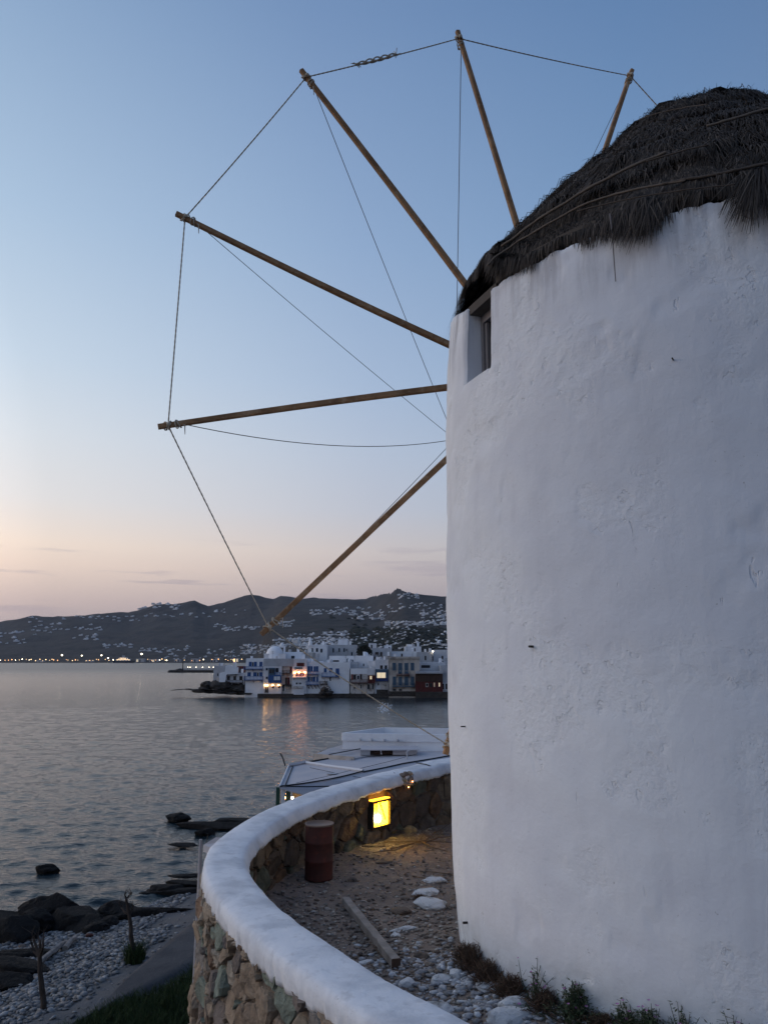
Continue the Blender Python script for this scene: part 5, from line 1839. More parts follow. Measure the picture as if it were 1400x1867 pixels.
b.tube([Vector((q0.x, q0.y, CAMZ + z0_)) + n0 * .05, Vector((q0.x, q0.y, CAMZ + z0_ - .05)) + n0 * .22, Vector((q0.x, q0.y, CAMZ + z0_ - .26)) + n0 * .30], [.012, .02, .012], 5)
b.build('cable', M['iron'], label='short frayed cable end hanging over the broken spot of the cap', cat='cable')
for i, (x, y) in enumerate(((739.5, 1436.5), (731.5, 1443.5))):
    s_ = _s_at(x)
    zz_ = {0: -2.27, 1: -2.36}[i]
    q = map_in(s_, zz_, .17)
    fl_ = empty('fairy_light', q, ('upper' if i == 0 else 'lower') + ' tiny orange light bulb at the broken spot of the white cap', 'light bulb', 'tiny bulbs at the broken cap')
    MB().tube([q, q + Vector((0, 0, .07)), q + Vector((.02, .06, .12))], .005, 4).build('cord', M['iron'], fl_)
    mesh_obj('bulb', (ICO1V * .010 + np.array(q)).tolist(), ICO1F.tolist(), M['orange_light'], fl_, smooth=True)

# ---------------------------------------------------------------- terrace ground
poly2 = [(v.x, v.y) for v in PCV[::6]] + [(16, 5), (16, 18)]


def inside(x, y):
    c = False
    for i in range(len(poly2)):
        (x1, y1), (x2, y2) = poly2[i], poly2[(i + 1) % len(poly2)]
        if (y1 > y) != (y2 > y) and x < (x2 - x1) * (y - y1) / (y2 - y1) + x1: c = not c
    return c


gx = np.arange(-2.4, 12, .10); gy = np.arange(3.2, 19.4, .10)
vid, V, F = {}, [], []
ins = {(i, j): inside(x, y) for i, x in enumerate(gx) for j, y in enumerate(gy)}
for i in range(len(gx) - 1):
    for j in range(len(gy) - 1):
        if not (ins[(i, j)] or ins[(i + 1, j)] or ins[(i, j + 1)] or ins[(i + 1, j + 1)]): continue
        if all(math.hypot(gx[i + a] - TX, gy[j + b_] - TY) < 3.0 for a in (0, 1) for b_ in (0, 1)): continue
        f = []
        for a, b_ in ((0, 0), (1, 0), (1, 1), (0, 1)):
            k = (i + a, j + b_)
            if k not in vid:
                vid[k] = len(V); V.append((gx[k[0]], gy[k[1]], CAMZ + ground_z(gx[k[0]], gy[k[1]])))
            f.append(vid[k])
        F.append(f)
tag(mesh_obj('terrace_ground', V, F, M['earth'], smooth=True), kind='structure')

# loose rubble, far too much of it to count
base_r = [rock_arrays(3000 + k, (0, 0, 0), (1, .8, .5), 1, rough=.35)[0] for k in range(10)]


def scatter_rubble(name, n, region, smin, smax, material, label, seed, accept, cat='rubble', zf=None, pw=2.6):
    r = np.random.default_rng(seed)
    VV, FF, nb, k, tr_ = [], [], 0, 0, 0
    while k < n and tr_ < n * 12:
        tr_ += 1
        x = r.uniform(region[0], region[1]); y = r.uniform(region[2], region[3])
        if not accept(x, y, r): continue
        s = smin + (smax - smin) * r.random() ** pw
        z = (CAMZ + ground_z(x, y)) if zf is None else zf(x, y)
        a = r.uniform(0, 6.28); tl = r.normal(0, .3)
        v = base_r[int(r.integers(10))] * s * np.array([1, r.uniform(.7, 1.1), r.uniform(.35, .85)])
        Rz = np.array([[math.cos(a), -math.sin(a), 0], [math.sin(a), math.cos(a), 0], [0, 0, 1]])
        Rx = np.array([[1, 0, 0], [0, math.cos(tl), -math.sin(tl)], [0, math.sin(tl), math.cos(tl)]])
        v = v @ Rx.T @ Rz.T + np.array([x, y, z + s * .22])
        VV.append(v); FF.append(ICO1F + nb); nb += len(v); k += 1
    return tag(numpy_obj(name, np.concatenate(VV), np.concatenate(FF), material), label, cat, kind='stuff')


def near_tower(x, y):
    return math.hypot(x - TX, y - TY)


def whiteness(x, y):
    """white plaster debris lies at the foot of the tower and towards the camera"""
    d = near_tower(x, y) - 3.35
    w = math.exp(-max(0, d - .15) / .75) * sstep(9.8, 7.9, y)
    w = max(w, .85 * sstep(7.9, 6.3, y) * sstep(-.5, 1.2, x))
    return w


def acc_b(x, y, r):
    return inside(x, y) and near_tower(x, y) > 3.36 and r.random() < (.25 + .75 * sstep(12, 9, y)) * (1 - .6 * whiteness(x, y))


def acc_w(x, y, r):
    return inside(x, y) and near_tower(x, y) > 3.36 and r.random() < whiteness(x, y) ** 1.1


scatter_rubble('brown_rubble', 9500, (-2, 3.2, 4.6, 15.5), .006, .050, M['rubble_brown'], 'small brown stones and clods strewn over the terrace earth', 31, acc_b)
scatter_rubble('white_rubble', 9500, (-.8, 4.6, 4.4, 10.5), .007, .062, M['rubble_white'], 'white broken plaster debris heaped at the foot of the windmill', 32, acc_w)


def on_terrace(px, py, dz=0.0):
    z = -3.2
    for _ in range(8):
        q = PZ(px, py, CAMZ + z + dz); z = ground_z(q.x, q.y)
    return Vector((q.x, q.y, CAMZ + z))


for i, (px, py, sx, sy, sz, m_n, lab) in enumerate((
        (795, 1608, .20, .13, .05, 'white_rock', 'flat white stone farthest from the camera by the tower, with a brown underside'),
        (779, 1631, .22, .14, .055, 'white_rock', 'flat whitish stone between the two other pale slabs by the tower'),
        (783, 1652, .235, .17, .075, 'white_rock', 'largest thick white block on the rubble by the tower'),
        (741, 1518, .20, .15, .11, 'tan_rock', 'rounded tan stone lit by the yellow wall lamp'),
        (735, 1698, .20, .07, .04, 'white_rock', 'long thin white sliver lying across the rubble'),
        (722, 1708, .06, .05, .035, 'white_rock', 'small round white stone below the long white sliver'),
        (668, 1757, .10, .06, .022, 'white_rock', 'pale flat chip against the white wall cap left of the beam end'),
        (727, 1665, .15, .12, .06, 'brown_rock', 'brown lump of rock left of the thick white block'),
        (771, 1749, .10, .07, .05, 'brown_rock', 'reddish brown stone right of the beam end'),
        (744, 1796, .09, .07, .045, 'white_rock', 'white stone just below the end of the wooden beam'),
        (806, 1790, .12, .08, .05, 'white_rock', 'pale stone in the rubble below the thorny dry plants'),
        (831, 1782, .09, .07, .05, 'white_rock', 'rounded pale stone among the rubble close to the dry plants'),
        (802, 1844, .16, .10, .06, 'white_rock', 'pale angular stone at the lower edge of the rubble'),
        (885, 1802, .10, .08, .05, 'white_rock', 'white stone between the two brown dry tufts'),
        (940, 1838, .15, .09, .07, 'white_rock', 'white chunk lying left of the green plants at the tower foot'),
        (930, 1862, .20, .12, .08, 'white_rock', 'broad white slab at the very bottom edge near the plants'),
        (700, 1573, .16, .10, .03, 'brown_rock', 'flat brown stone on bare earth in the middle of the terrace'),
        (716, 1531, .10, .05, .03, 'tan_rock', 'small tan stone just left of the lit rounded stone'),
        (681, 1545, .22, .10, .035, 'brown_rock', 'flat dark slab in front of the wall lamp'),
        (640, 1607, .09, .07, .04, 'brown_rock', 'brown stone right beside the rusty drum foot'))):
    q = on_terrace(px, py)
    rock('loose_stone', 400 + i, (q.x, q.y, q.z + sz * .25), (sx, sy, sz), M[m_n], 3, rot=random.uniform(-.4, .4), label=lab, cat='stone', group='larger stones lying on the terrace')

# rusty drum
q = on_terrace(581, 1602)
drum = empty('rusty_drum', q, 'tall narrow rusty red metal drum standing by the curved stone wall', 'drum')
hd, rd_ = .76, .208
b = MB()
b.lathe(q, [(rd_, 0), (rd_ * 1.0, .02), (rd_ * .99, .05), (rd_ * .995, hd * .33), (rd_ * 1.025, hd * .34), (rd_ * .995, hd * .355), (rd_ * .99, hd * .66), (rd_ * 1.02, hd * .67), (rd_ * .99, hd * .685), (rd_ * .985, hd - .03), (rd_, hd - .015)], 26)
b.build('barrel', M['rust'], drum, smooth=True)
b = MB(); b.lathe(q, [(rd_ * 1.0, hd - .015), (rd_ * 1.04, hd - .008), (rd_ * 1.04, hd + .008), (rd_ * .97, hd + .01), (rd_ * .95, hd - .008)], 26); b.build('rim', M['rust_rim'], drum, smooth=True)

# the beam
a = on_terrace(630, 1652) + Vector((0, 0, .06)); b_ = on_terrace(722, 1768) + Vector((0, 0, .055))
bm_ = MB()
side = (b_ - a).cross(Vector((0, 0, 1))).normalized()
n = 22
dl = (b_ - a).normalized()
for k in range(n + 1):
    t_ = k / n
    c = a.lerp(b_, t_)
    w = .048; h = .045
    nt_ = .010 * noise.noise(Vector((t_ * 9, 0, 3)))
    chip = .018 if abs(t_ - .72) < .03 else 0
    up = Vector((0, 0, 1))
    for (sx, sy) in ((-1, -1), (-.98, -.7), (-1, .86), (-.86, 1), (.86, 1), (1, .86), (1, -.8), (.85, -1)):
        jj = .003 * noise.noise(Vector((t_ * 30, sx, sy)))
        bm_.v.append(tuple(c + side * (sx * w + jj - (chip if sx > 0 else 0)) + up * (sy * h + nt_ + jj)))
for k in range(n):
    for j in range(8):
        j2 = (j + 1) % 8
        bm_.f.append([k * 8 + j, k * 8 + j2, (k + 1) * 8 + j2, (k + 1) * 8 + j][::-1]); bm_.m.append(0)
bm_.f.append(list(range(8))); bm_.m.append(1)
bm_.f.append([n * 8 + j for j in range(8)][::-1]); bm_.m.append(1)
bm_.build('wooden_beam', [M['wood_grey'], M['wood_end']], label='weathered grey squared timber beam lying on the rubble', cat='beam')

# bare branches on the ground by the lamp
br = empty('bare_branch', on_terrace(770, 1540), 'thin dark bare branch sprawling over the earth right of the wall lamp', 'branch')
for pts in (((700, 1543), (740, 1541), (775, 1541), (800, 1541), (826, 1541)), ((712, 1556), (745, 1548), (775, 1537), (792, 1527), (795, 1518)), ((775, 1541), (800, 1535), (826, 1532)), ((745, 1548), (720, 1560), (680, 1560)),
            ((792, 1527), (806, 1516), (822, 1508)), ((770, 1544), (790, 1553), (815, 1556)), ((760, 1541), (772, 1530), (774, 1522))):
    pp = [on_terrace(x, y) + Vector((0, 0, .03 + .05 * random.random())) for x, y in pts]
    MB().tube(pp, [.012 * (1 - .6 * k / (len(pp) - 1)) for k in range(len(pp))], 5, jit=.15).build('twig', M['dry_stem'], br)
br2 = empty('fallen_twig', on_terrace(780, 1600), 'two thin dark twigs behind the farthest white flat stone', 'twig')
for pts in (((765, 1592), (790, 1594), (815, 1597), (824, 1598)), ((752, 1601), (765, 1604), (776, 1605))):
    MB().tube([on_terrace(x, y) + Vector((0, 0, .025)) for x, y in pts], .006, 4).build('twig', M['dry_stem'], br2)

# dried grass litter glowing under the lamp
gl = MB()
for k in range(1500):
    px, py = random.gauss(735, 40), random.gauss(1528, 12)
    if px > 822 or py < 1512 or py > 1560: continue
    q = on_terrace(px, py); a = random.uniform(0, 3.14); l_ = random.uniform(.03, .10)
    gl.beam(q + Vector((0, 0, .012)), q + Vector((math.cos(a) * l_, math.sin(a) * l_, random.uniform(.01, .05))), .004)
tag(gl.build('dry_grass_litter', M['reed'], label='dry straw litter on the ground in the lamp light', cat='dry grass'), kind='stuff')


# ---- plants at the foot of the tower
def foot(az, out=.06):
    x, y = TX + (3.33 + out) * math.cos(R(az)), TY + (3.33 + out) * math.sin(R(az))
    return Vector((x, y, CAMZ + ground_z(x, y)))


def tuft(label, cat, px, py, w, h, n, m_stem, group, leafm=None, nleaf=0, seed=0, flowers=0, lean=.5):
    r = random.Random(seed)
    q = on_terrace(px, py)
    dt_ = near_tower(q.x, q.y)
    if dt_ < 3.42:
        q = Vector((TX + (q.x - TX) * 3.42 / dt_, TY + (q.y - TY) * 3.42 / dt_, 0)); q.z = CAMZ + ground_z(q.x, q.y)
    root = empty('dry_shrub' if not leafm else 'wall_plant', q, label, cat, group)
    b = MB(); ends = []
    for k in range(n):
        a = r.uniform(0, 6.28); rr_ = abs(r.gauss(0, .45)) * w
        base = q + Vector((math.cos(a) * rr_ * .5, math.sin(a) * rr_ * .5, -.01))
        tip = base + Vector((math.cos(a) * rr_ * lean + r.gauss(0, .03), math.sin(a) * rr_ * lean + r.gauss(0, .03), h * r.uniform(.35, 1.0) * (1.15 - min(1, rr_ / w) * .6)))
        mid = (base + tip) / 2 + Vector((r.gauss(0, .02), r.gauss(0, .02), .02))
        b.tube([base, mid, tip], [.004, .0035, .002], 3)
        ends.append((base, mid, tip))
        for _ in range(3):
            t_ = r.uniform(.3, 1); c = base.lerp(tip, t_)
            b.tube([c, c + Vector((r.gauss(0, .028), r.gauss(0, .028), r.uniform(.0, .045)))], [.002, .001], 3)
    tag(b.build('stems', M[m_stem], root), kind='stuff')
    if leafm:
        VV = []
        for k in range(nleaf):
            base, mid, tip = r.choice(ends); t_ = r.uniform(.2, 1.0)
            c = base.lerp(tip, t_) + Vector((r.gauss(0, .022), r.gauss(0, .022), r.gauss(0, .015)))
            a = r.uniform(0, 6.28); s = r.uniform(.007, .016)
            d = Vector((math.cos(a), math.sin(a), r.uniform(-.4, .7))) * s * 1.3; e = Vector((-math.sin(a), math.cos(a), 0)) * s * .7
            VV += [c - d, c + e, c + d, c - e]
        tag(numpy_obj('leaves', np.array(VV), np.arange(len(VV)).reshape(-1, 4), M[leafm], root), kind='stuff')
    for k in range(flowers):
        base, mid, tip = r.choice(ends)
        c = tip + Vector((r.gauss(0, .01), r.gauss(0, .01), .01))
        fb = MB()
        for p_ in range(5):
            a = p_ * 1.2566 + r.random(); s = r.uniform(.010, .016)
            d = Vector((math.cos(a), math.sin(a), .4)) * s; e = Vector((-math.sin(a), math.cos(a), 0)) * s * .5
            fb.add([c, c + d * .6 + e, c + d * 1.2, c + d * .6 - e], [[0, 1, 2, 3]])
        fb.build('flower', M['petal'], root)
    return root


GS = 'plants along the foot of the windmill'
tuft('leftmost brown dry tuft at the foot of the windmill', 'dry shrub', 868, 1752, .19, .17, 260, 'dry_stem', GS, seed=1)
tuft('tall dry tuft with upright grey stalks beside the leftmost tuft', 'dry shrub', 896, 1766, .18, .24, 200, 'dry_stem', GS, seed=2)
tuft('second brown cushion of dry stems right of the upright stalks', 'dry shrub', 925, 1786, .26, .20, 330, 'dry_stem', GS, seed=3)
tuft('low wide reddish brown dry cushion in front of the tower', 'dry shrub', 965, 1806, .26, .17, 330, 'dry_stem', GS, seed=4)
tuft('dark brown dry mat left of the big green plant', 'dry shrub', 1005, 1832, .24, .14, 260, 'dry_stem', GS, seed=5)
tuft('wispy plant with a purple flower sprig leaning on the white wall', 'flowering plant', 1000, 1818, .16, .34, 22, 'leaf_green', GS, 'leaf_green', 160, 6, 14, 1.3)
tuft('largest dark green leafy plant at the tower foot', 'flowering plant', 1062, 1850, .26, .26, 120, 'leaf_green', GS, 'leaf_green', 1500, 7, 7)
tuft('brown dried mat right of the largest green plant', 'dry shrub', 1112, 1862, .22, .10, 220, 'dry_stem', GS, seed=8)
tuft('green plant with pink blossoms in the middle of the tower foot', 'flowering plant', 1160, 1868, .24, .22, 80, 'leaf_green', GS, 'leaf_green', 900, 9, 12)
tuft('low green plant with a bright pink flower head', 'flowering plant', 1215, 1870, .26, .26, 80, 'leaf_green', GS, 'leaf_green', 800, 10, 12)
tuft('thin trailing plant with scattered mauve blossoms', 'flowering plant', 1275, 1872, .30, .30, 70, 'leaf_green', GS, 'leaf_green', 700, 11, 14, 1.0)
tuft('rightmost sprawling plant with pale blossoms at the picture edge', 'flowering plant', 1350, 1876, .32, .32, 70, 'leaf_green', GS, 'leaf_green', 700, 12, 14, 1.0)
tuft('small reddish weed behind the thick white block', 'weed', 765, 1640, .11, .06, 120, 'dry_stem', GS, seed=13)
# ================================================================ beach below the terrace
SHORE = [(-60, -30), (-34, 6), (-22, 19.5), (-16.5, 26.5), (-13.2, 29.6), (-11.4, 31.2), (-10.2, 32.8), (-8.6, 35.6), (-6.3, 40), (-4.2, 44), (-2.0, 52), (3, 58), (12, 64), (30, 74), (70, 90)]


def shore_d(x, y):
    """signed distance inland from the waterline"""
    best, sg = 1e9, 1
    for (x1, y1), (x2, y2) in zip(SHORE, SHORE[1:]):
        dx, dy = x2 - x1, y2 - y1
        t_ = max(0, min(1, ((x - x1) * dx + (y - y1) * dy) / (dx * dx + dy * dy)))
        px, py = x1 + dx * t_, y1 + dy * t_
        d = math.hypot(x - px, y - py)
        if d < best:
            best = d; sg = 1 if (dx * (y - y1) - dy * (x - x1)) < 0 else -1
    return best * sg


def beach_z(x, y):
    d = shore_d(x, y)
    d += .9 * noise.noise(Vector((x * .28, y * .28, 3))) * min(1, 1)
    if d < 0: z = .22 * d
    elif d < 9: z = .115 * d
    else: z = 1.035 + .06 * (d - 9)
    z = max(z, -5)
    return z + (.10 * noise.noise(Vector((x * .9, y * .9, 0))) + .04 * noise.noise(Vector((x * 3, y * 3, 0)))) * (1 if d < 9 else .4)


xs = list(np.arange(-60, -22, 2.5)) + list(np.arange(-22, 6, .28)) + list(np.arange(6, 80, 3))
ys = list(np.arange(-30, 12, 2.5)) + list(np.arange(12, 62, .28)) + list(np.arange(62, 100, 3))
V = [(x, y, beach_z(x, y)) for y in ys for x in xs]
nx = len(xs)
F = []
for j in range(len(ys) - 1):
    for i in range(nx - 1):
        if max(V[j * nx + i][2], V[(j + 1) * nx + i + 1][2]) < -1.5: continue
        F.append([j * nx + i, j * nx + i + 1, (j + 1) * nx + i + 1, (j + 1) * nx + i])
tag(mesh_obj('beach', V, F, M['beach_ground'], smooth=True), kind='structure')


def on_beach(px, py):
    z = 1.0
    for _ in range(25):
        q = PZ(px, py, z); z = z * .5 + .5 * beach_z(q.x, q.y)
    return Vector((q.x, q.y, z))


# dark asphalt path along the top of the beach
PL = [(150, 1867), (196, 1828), (236, 1782), (280, 1738), (316, 1704), (352, 1672), (372, 1650)]
PR_ = [(-40, 1990), (80, 1905), (165, 1862), (215, 1838), (270, 1818), (320, 1795), (372, 1765)]
PL = [(120, 1900)] + PL[0:]
PR_ = PR_ + [(400, 1750)]
lft = catmull([tuple(PZ(x, y, 1.1)) for x, y in PL], 10)
rgt = catmull([tuple(PZ(x, y, 1.1)) for x, y in PR_], 10)
V, F = [], []
n = len(lft)
for i in range(n):
    l_, r_ = Vector(lft[i]), Vector(rgt[i])
    for k in range(9):
        q = l_.lerp(r_, k / 8)
        V.append((q.x, q.y, beach_z(q.x, q.y) * .15 + 1.12 * .85 + (.10 if 0 < k < 8 else -.25)))
for i in range(n - 1):
    for k in range(8): F.append([i * 9 + k, i * 9 + k + 1, (i + 1) * 9 + k + 1, (i + 1) * 9 + k])
tag(mesh_obj('path', V, F, M['path'], smooth=True), kind='structure')
lpts = [Vector(q) for q in lft]


def left_of_path(x, y):
    k = min(range(len(lpts) - 1), key=lambda i: (lpts[i].x - x) ** 2 + (lpts[i].y - y) ** 2)
    k = min(k, len(lpts) - 2)
    a, b = lpts[k], lpts[k + 1]
    return (b.x - a.x) * (y - a.y) - (b.y - a.y) * (x - a.x)


def acc_p(x, y, r):
    d = shore_d(x, y)
    l_ = left_of_path(x, y)
    return d > -.2 and (l_ > .15 or (l_ > -.5 and r.random() < .05)) and (r.random() < .9)


scatter_rubble('beach_pebbles', 24000, (-17.5, -3.5, 17, 41), .03, .15, M['pebbles'], 'grey rounded stones covering the beach', 41, acc_p, 'pebbles', beach_z, 2.2)
bst = []
r = random.Random(8100)
while len(bst) < 34:
    x, y = r.uniform(-14, -5), r.uniform(19, 37)
    if shore_d(x, y) > .3 and left_of_path(x, y) > 1: bst.append((x / y, x, y, r.uniform(.12, .26)))
bst.sort()
for i, (_, x, y, s) in enumerate(bst):
    rock('beach_stone', 820 + i, (x, y, beach_z(x, y) + s * .12), (s, s * .7, s * .38), M[r.choice(('white_rock', 'brown_rock', 'beach_ground', 'beach_ground'))], 2, rot=r.uniform(0, 3),
         label=ORD[i] + (' from the left' if i else '') + ' of the larger stones among the beach pebbles', cat='stone', group='larger stones on the pebble beach')

# boulders and reefs, each by its own
BO = [(92, 1671, 1.15, .9, .72, 'biggest dark boulder at the waterline on the left'),
      (128, 1684, .9, .8, .55, 'dark boulder joined to the right side of the biggest one'),
      (62, 1690, .7, .6, .5, 'pale bellied boulder under the biggest one'),
      (18, 1706, 1.15, .9, .55, 'wide dark boulder at the left picture edge'),
      (8, 1682, .7, .6, .36, 'dark boulder behind the wide one at the left edge'),
      (160, 1694, .75, .7, .4, 'low dark wet rock right of the boulder group'),
      (30, 1716, .8, .6, .35, 'low dark rock in front of the wide left boulder'),
      (215, 1672, .8, .6, .45, 'dark rock behind the middle bare tree'),
      (190, 1690, .6, .5, .28, 'small wet rock left of the middle bare tree'),
      (176, 1697, .45, .4, .22, 'smallest wet rock beside the washed hollow'),
      (20, 1772, 1.3, .5, .32, 'long dark wet rock by the shallow pool at the left edge'),
      (40, 1748, 1.2, .4, .22, 'flat wet ledge above the shallow pool'),
      (12, 1800, .8, .55, .3, 'dark rock below the shallow pool at the left edge'),
      (306, 1638, .8, .5, .32, 'dark rock where the ledges meet the water, left of the pole'),
      (326, 1632, 1.6, .35, .22, 'long tilted rock ledge running to the white pole'),
      (275, 1668, 1.7, .4, .24, 'long low rock ledge right of the middle bare tree'),
      (345, 1622, 1.2, .4, .25, 'rock ledge end just left of the white pole'),
      (85, 1587, .62, .45, .24, 'single dark rock out in the water on the left'),
      (325, 1495, .78, .6, .36, 'round dark rock breaking the water above the curved cap'),
      (392, 1508, 2.4, .6, .24, 'long flat dark reef behind the bend of the white cap'),
      (430, 1502, 1.9, .6, .26, 'right end of the flat dark reef touching the white cap'),
      (372, 1520, .7, .4, .22, 'small dark rock before the long reef'),
      (332, 1542, .8, .35, .10, 'barely awash rock left of the white pole'),
      (335, 1598, .9, .3, .08, 'flat awash rock below the other awash rock')]
for i, (px, py, sx, sy, sz, lab) in enumerate(BO):
    q = PZ(px, py, .1)
    if shore_d(q.x, q.y) > 0: q = on_beach(px, py)
    q.z = max(q.z, -.02) + sz * .15
    rock('shore_boulder', 600 + i * 3, q, (sx, sy, sz), M['wet_rock'], 4, rot=random.uniform(-.15, .25), label=lab, cat='rock', group='dark rocks along the shore')
# driftwood planks on the beach
for i, (p0, p1, lab) in enumerate((((60, 1772), (128, 1722), 'long grey driftwood log lying up the beach left'), ((95, 1745), (122, 1724), 'short driftwood piece beside the long log'), ((118, 1738), (138, 1716), 'thin driftwood stick nearest to the small rocks'))):
    a, b = on_beach(*p0) + Vector((0, 0, .12)), on_beach(*p1) + Vector((0, 0, .12))
    MB().tube([a, a.lerp(b, .5) + Vector((0, 0, .06)), b], [.10, .09, .05], 7, jit=.12).build('driftwood', M['wood_grey'], label=lab, cat='driftwood')
q = on_beach(163, 1711)
rock('orange_buoy', 990, (q.x, q.y, q.z + .08), (.16, .10, .07), M['rust'], 2, label='small faded red float lying between the stones', cat='float')


# bare young trees on the beach
def bare_tree(label, base_px, top_px, lean, seed, branches):
    r = random.Random(seed)
    b0 = on_beach(*base_px)
    root = empty('bare_tree', b0, label, 'tree', 'bare pollarded trees on the beach')
    tp = P(top_px[0], top_px[1], b0.y)
    fork = P(branches['fork'][0], branches['fork'][1], b0.y)
    pts = [b0 + Vector((0, 0, -.1))]
    for k in range(1, 8):
        t_ = k / 7
        c = b0.lerp(fork, t_) + Vector((r.gauss(0, .015), r.gauss(0, .02), 0)); pts.append(c)
    MB().tube(pts, [.085 - .03 * k / 7 for k in range(8)], 8, jit=.10).build('trunk', M['bark'], root)
    for bp_ in branches['limbs']:
        e = [P(x, y, b0.y + r.uniform(-.25, .25)) for x, y in bp_]
        MB().tube([fork] + e, [.05 - .035 * k / len(e) for k in range(len(e) + 1)], 6, jit=.1).build('branch', M['bark'], root)
        for _ in range(9):
            k = r.randrange(len(e)); c = e[k]
            MB().tube([c, c + Vector((r.gauss(0, .08), r.gauss(0, .08), r.uniform(.05, .22)))], [.012, .004], 4).build('twig', M['bark'], root)
    return b0


b0 = bare_tree('bare knotty little tree in the middle of the beach beside the path', (245, 1755), (230, 1632), 0, 1,
               {'fork': (236, 1668), 'limbs': [[(232, 1655), (231, 1640), (227, 1632)], [(228, 1664), (222, 1655), (218, 1649)], [(241, 1660), (242, 1652)], [(230, 1640), (236, 1633), (240, 1631)]]})
bare_tree('bare little tree with upright twigs at the lower left', (79, 1843), (60, 1700), 0, 2,
          {'fork': (73, 1745), 'limbs': [[(66, 1728), (61, 1712), (58, 1702)], [(73, 1722), (70, 1708)], [(78, 1728), (79, 1714), (80, 1700)], [(62, 1735), (58, 1722), (56, 1716)]]})


# grass bank below the wall
def blades(name, label, n, acc, region, h0, h1, seed, cat='grass'):
    r = np.random.default_rng(seed)
    VV = []
    k = 0; tr_ = 0
    while k < n and tr_ < n * 20:
        tr_ += 1
        x = r.uniform(region[0], region[1]); y = r.uniform(region[2], region[3])
        a_ = acc(x, y)
        if a_ <= 0 or r.random() > a_: continue
        z = beach_z(x, y); hh = r.uniform(h0, h1) * (.6 + .6 * a_) * (1.0 + .5 * noise.noise(Vector((x * 1.2, y * 1.2, 1)))); an = r.uniform(0, 6.28)
        l_ = r.normal(0, .35, 2) * hh
        s = np.array([math.cos(an), math.sin(an), 0]) * .010
        p = np.array([x, y, z]); m = p + np.array([l_[0] * .3, l_[1] * .3, hh * .6]); e = p + np.array([l_[0], l_[1], hh])
        VV += [p - s, p + s, m + s * .8, m - s * .8, m - s * .8, m + s * .8, e + s * .15, e - s * .15]
        k += 1
    VV = np.array(VV)
    return tag(numpy_obj(name, VV, np.arange(len(VV)).reshape(-1, 4), M['grass']), label, cat, kind='stuff')


rpts = [Vector(q) for q in rgt]


def acc_g(x, y):
    k = min(range(len(rpts) - 1), key=lambda i: (rpts[i].x - x) ** 2 + (rpts[i].y - y) ** 2)
    a, b = rpts[k], rpts[k + 1]
    L_ = math.hypot(b.x - a.x, b.y - a.y)
    d = -((b.x - a.x) * (y - a.y) - (b.y - a.y) * (x - a.x)) / max(L_, 1e-6)
    e = .25 * noise.noise(Vector((x * .9, y * .9, 5)))
    return 0 if d + e < .05 else 1.0


blades('grass_bank', 'dense dark green grass on the bank between path and stone wall', 42000, acc_g, (-9, -1.5, 15.5, 26), .14, .34, 51)
tc_ = Vector((b0.x, b0.y))
blades('tree_foot_grass', 'dark green tuft around the foot of the middle bare tree', 500, lambda x, y: 1.0 if (x - tc_.x) ** 2 + (y - tc_.y) ** 2 < .09 else 0, (tc_.x - .4, tc_.x + .4, tc_.y - .4, tc_.y + .4), .2, .5, 52)

# white pole beside the wall, small canopy and lamp
q = P(366, 1600, 12.6)
MB().tube([Vector((q.x - .06, 12.6, beach_z(q.x, 12.6))), P(363, 1620, 12.6), P(366, 1531, 12.6)], [.035, .03, .024], 8).build('white_pole', M['concrete'], label='slim pale pole rising just left of the stone wall', cat='pole')
cn = empty('deck_canopy', PZ(392, 1533, 3.0), 'small pale canopy corner beyond the bend of the white cap', 'canopy')
a, b, c, d = PZ(371, 1541, 3.0), PZ(394, 1527, 3.3), PZ(430, 1530, 3.3), PZ(420, 1560, 3.0)
cb = MB(); cb.add([a, b, c, d, a - Vector((0, 0, .25)), b - Vector((0, 0, .08)), c - Vector((0, 0, .08)), d - Vector((0, 0, .25))], [[0, 3, 2, 1], [4, 5, 6, 7], [0, 1, 5, 4], [1, 2, 6, 5], [2, 3, 7, 6], [3, 0, 4, 7]])
cb.build('awning_cloth', M['canvas'], cn)
for pt in (a, d): MB().beam(pt + Vector((.2, .1, -.1)), Vector((pt.x + .2, pt.y + .1, .0)), .08).build('post', M['white_paint'], cn)
q = PZ(375, 1546, 2.6)
ll = empty('deck_lantern', q, 'small orange lantern hanging beside the slim pale pole', 'lantern')
MB().tube([q + Vector((0, 0, .12)), q + Vector((.05, .1, .45))], .012, 4).build('cord', M['iron'], ll)
b_ = MB(); b_.lathe(q - Vector((0, 0, .1)), [(.05, 0), (.09, .05), (.09, .15), (.04, .2)], 8); b_.build('glass', M['warm_light'], ll)


# ================================================================ taverna roofs below the terrace
def slab(name, pts, z, th, m, parent, drop=None):
    tp = [PZ(x, y, zz) for (x, y), zz in zip(pts, z)]
    n = len(tp)
    b = MB(); b.add(tp + [p - Vector((0, 0, th)) for p in tp], [list(range(n))[::-1]] + [list(range(n, 2 * n))] + [[i, (i + 1) % n, (i + 1) % n + n, i + n] for i in range(n)])
    return b.build(name, M[m], parent), tp


def seam(name, a, b, r_, parent, m='black_line'):
    MB().tube([a, (a + b) / 2 + Vector((0, 0, -.02)), b], r_, 5).build(name, M[m], parent)


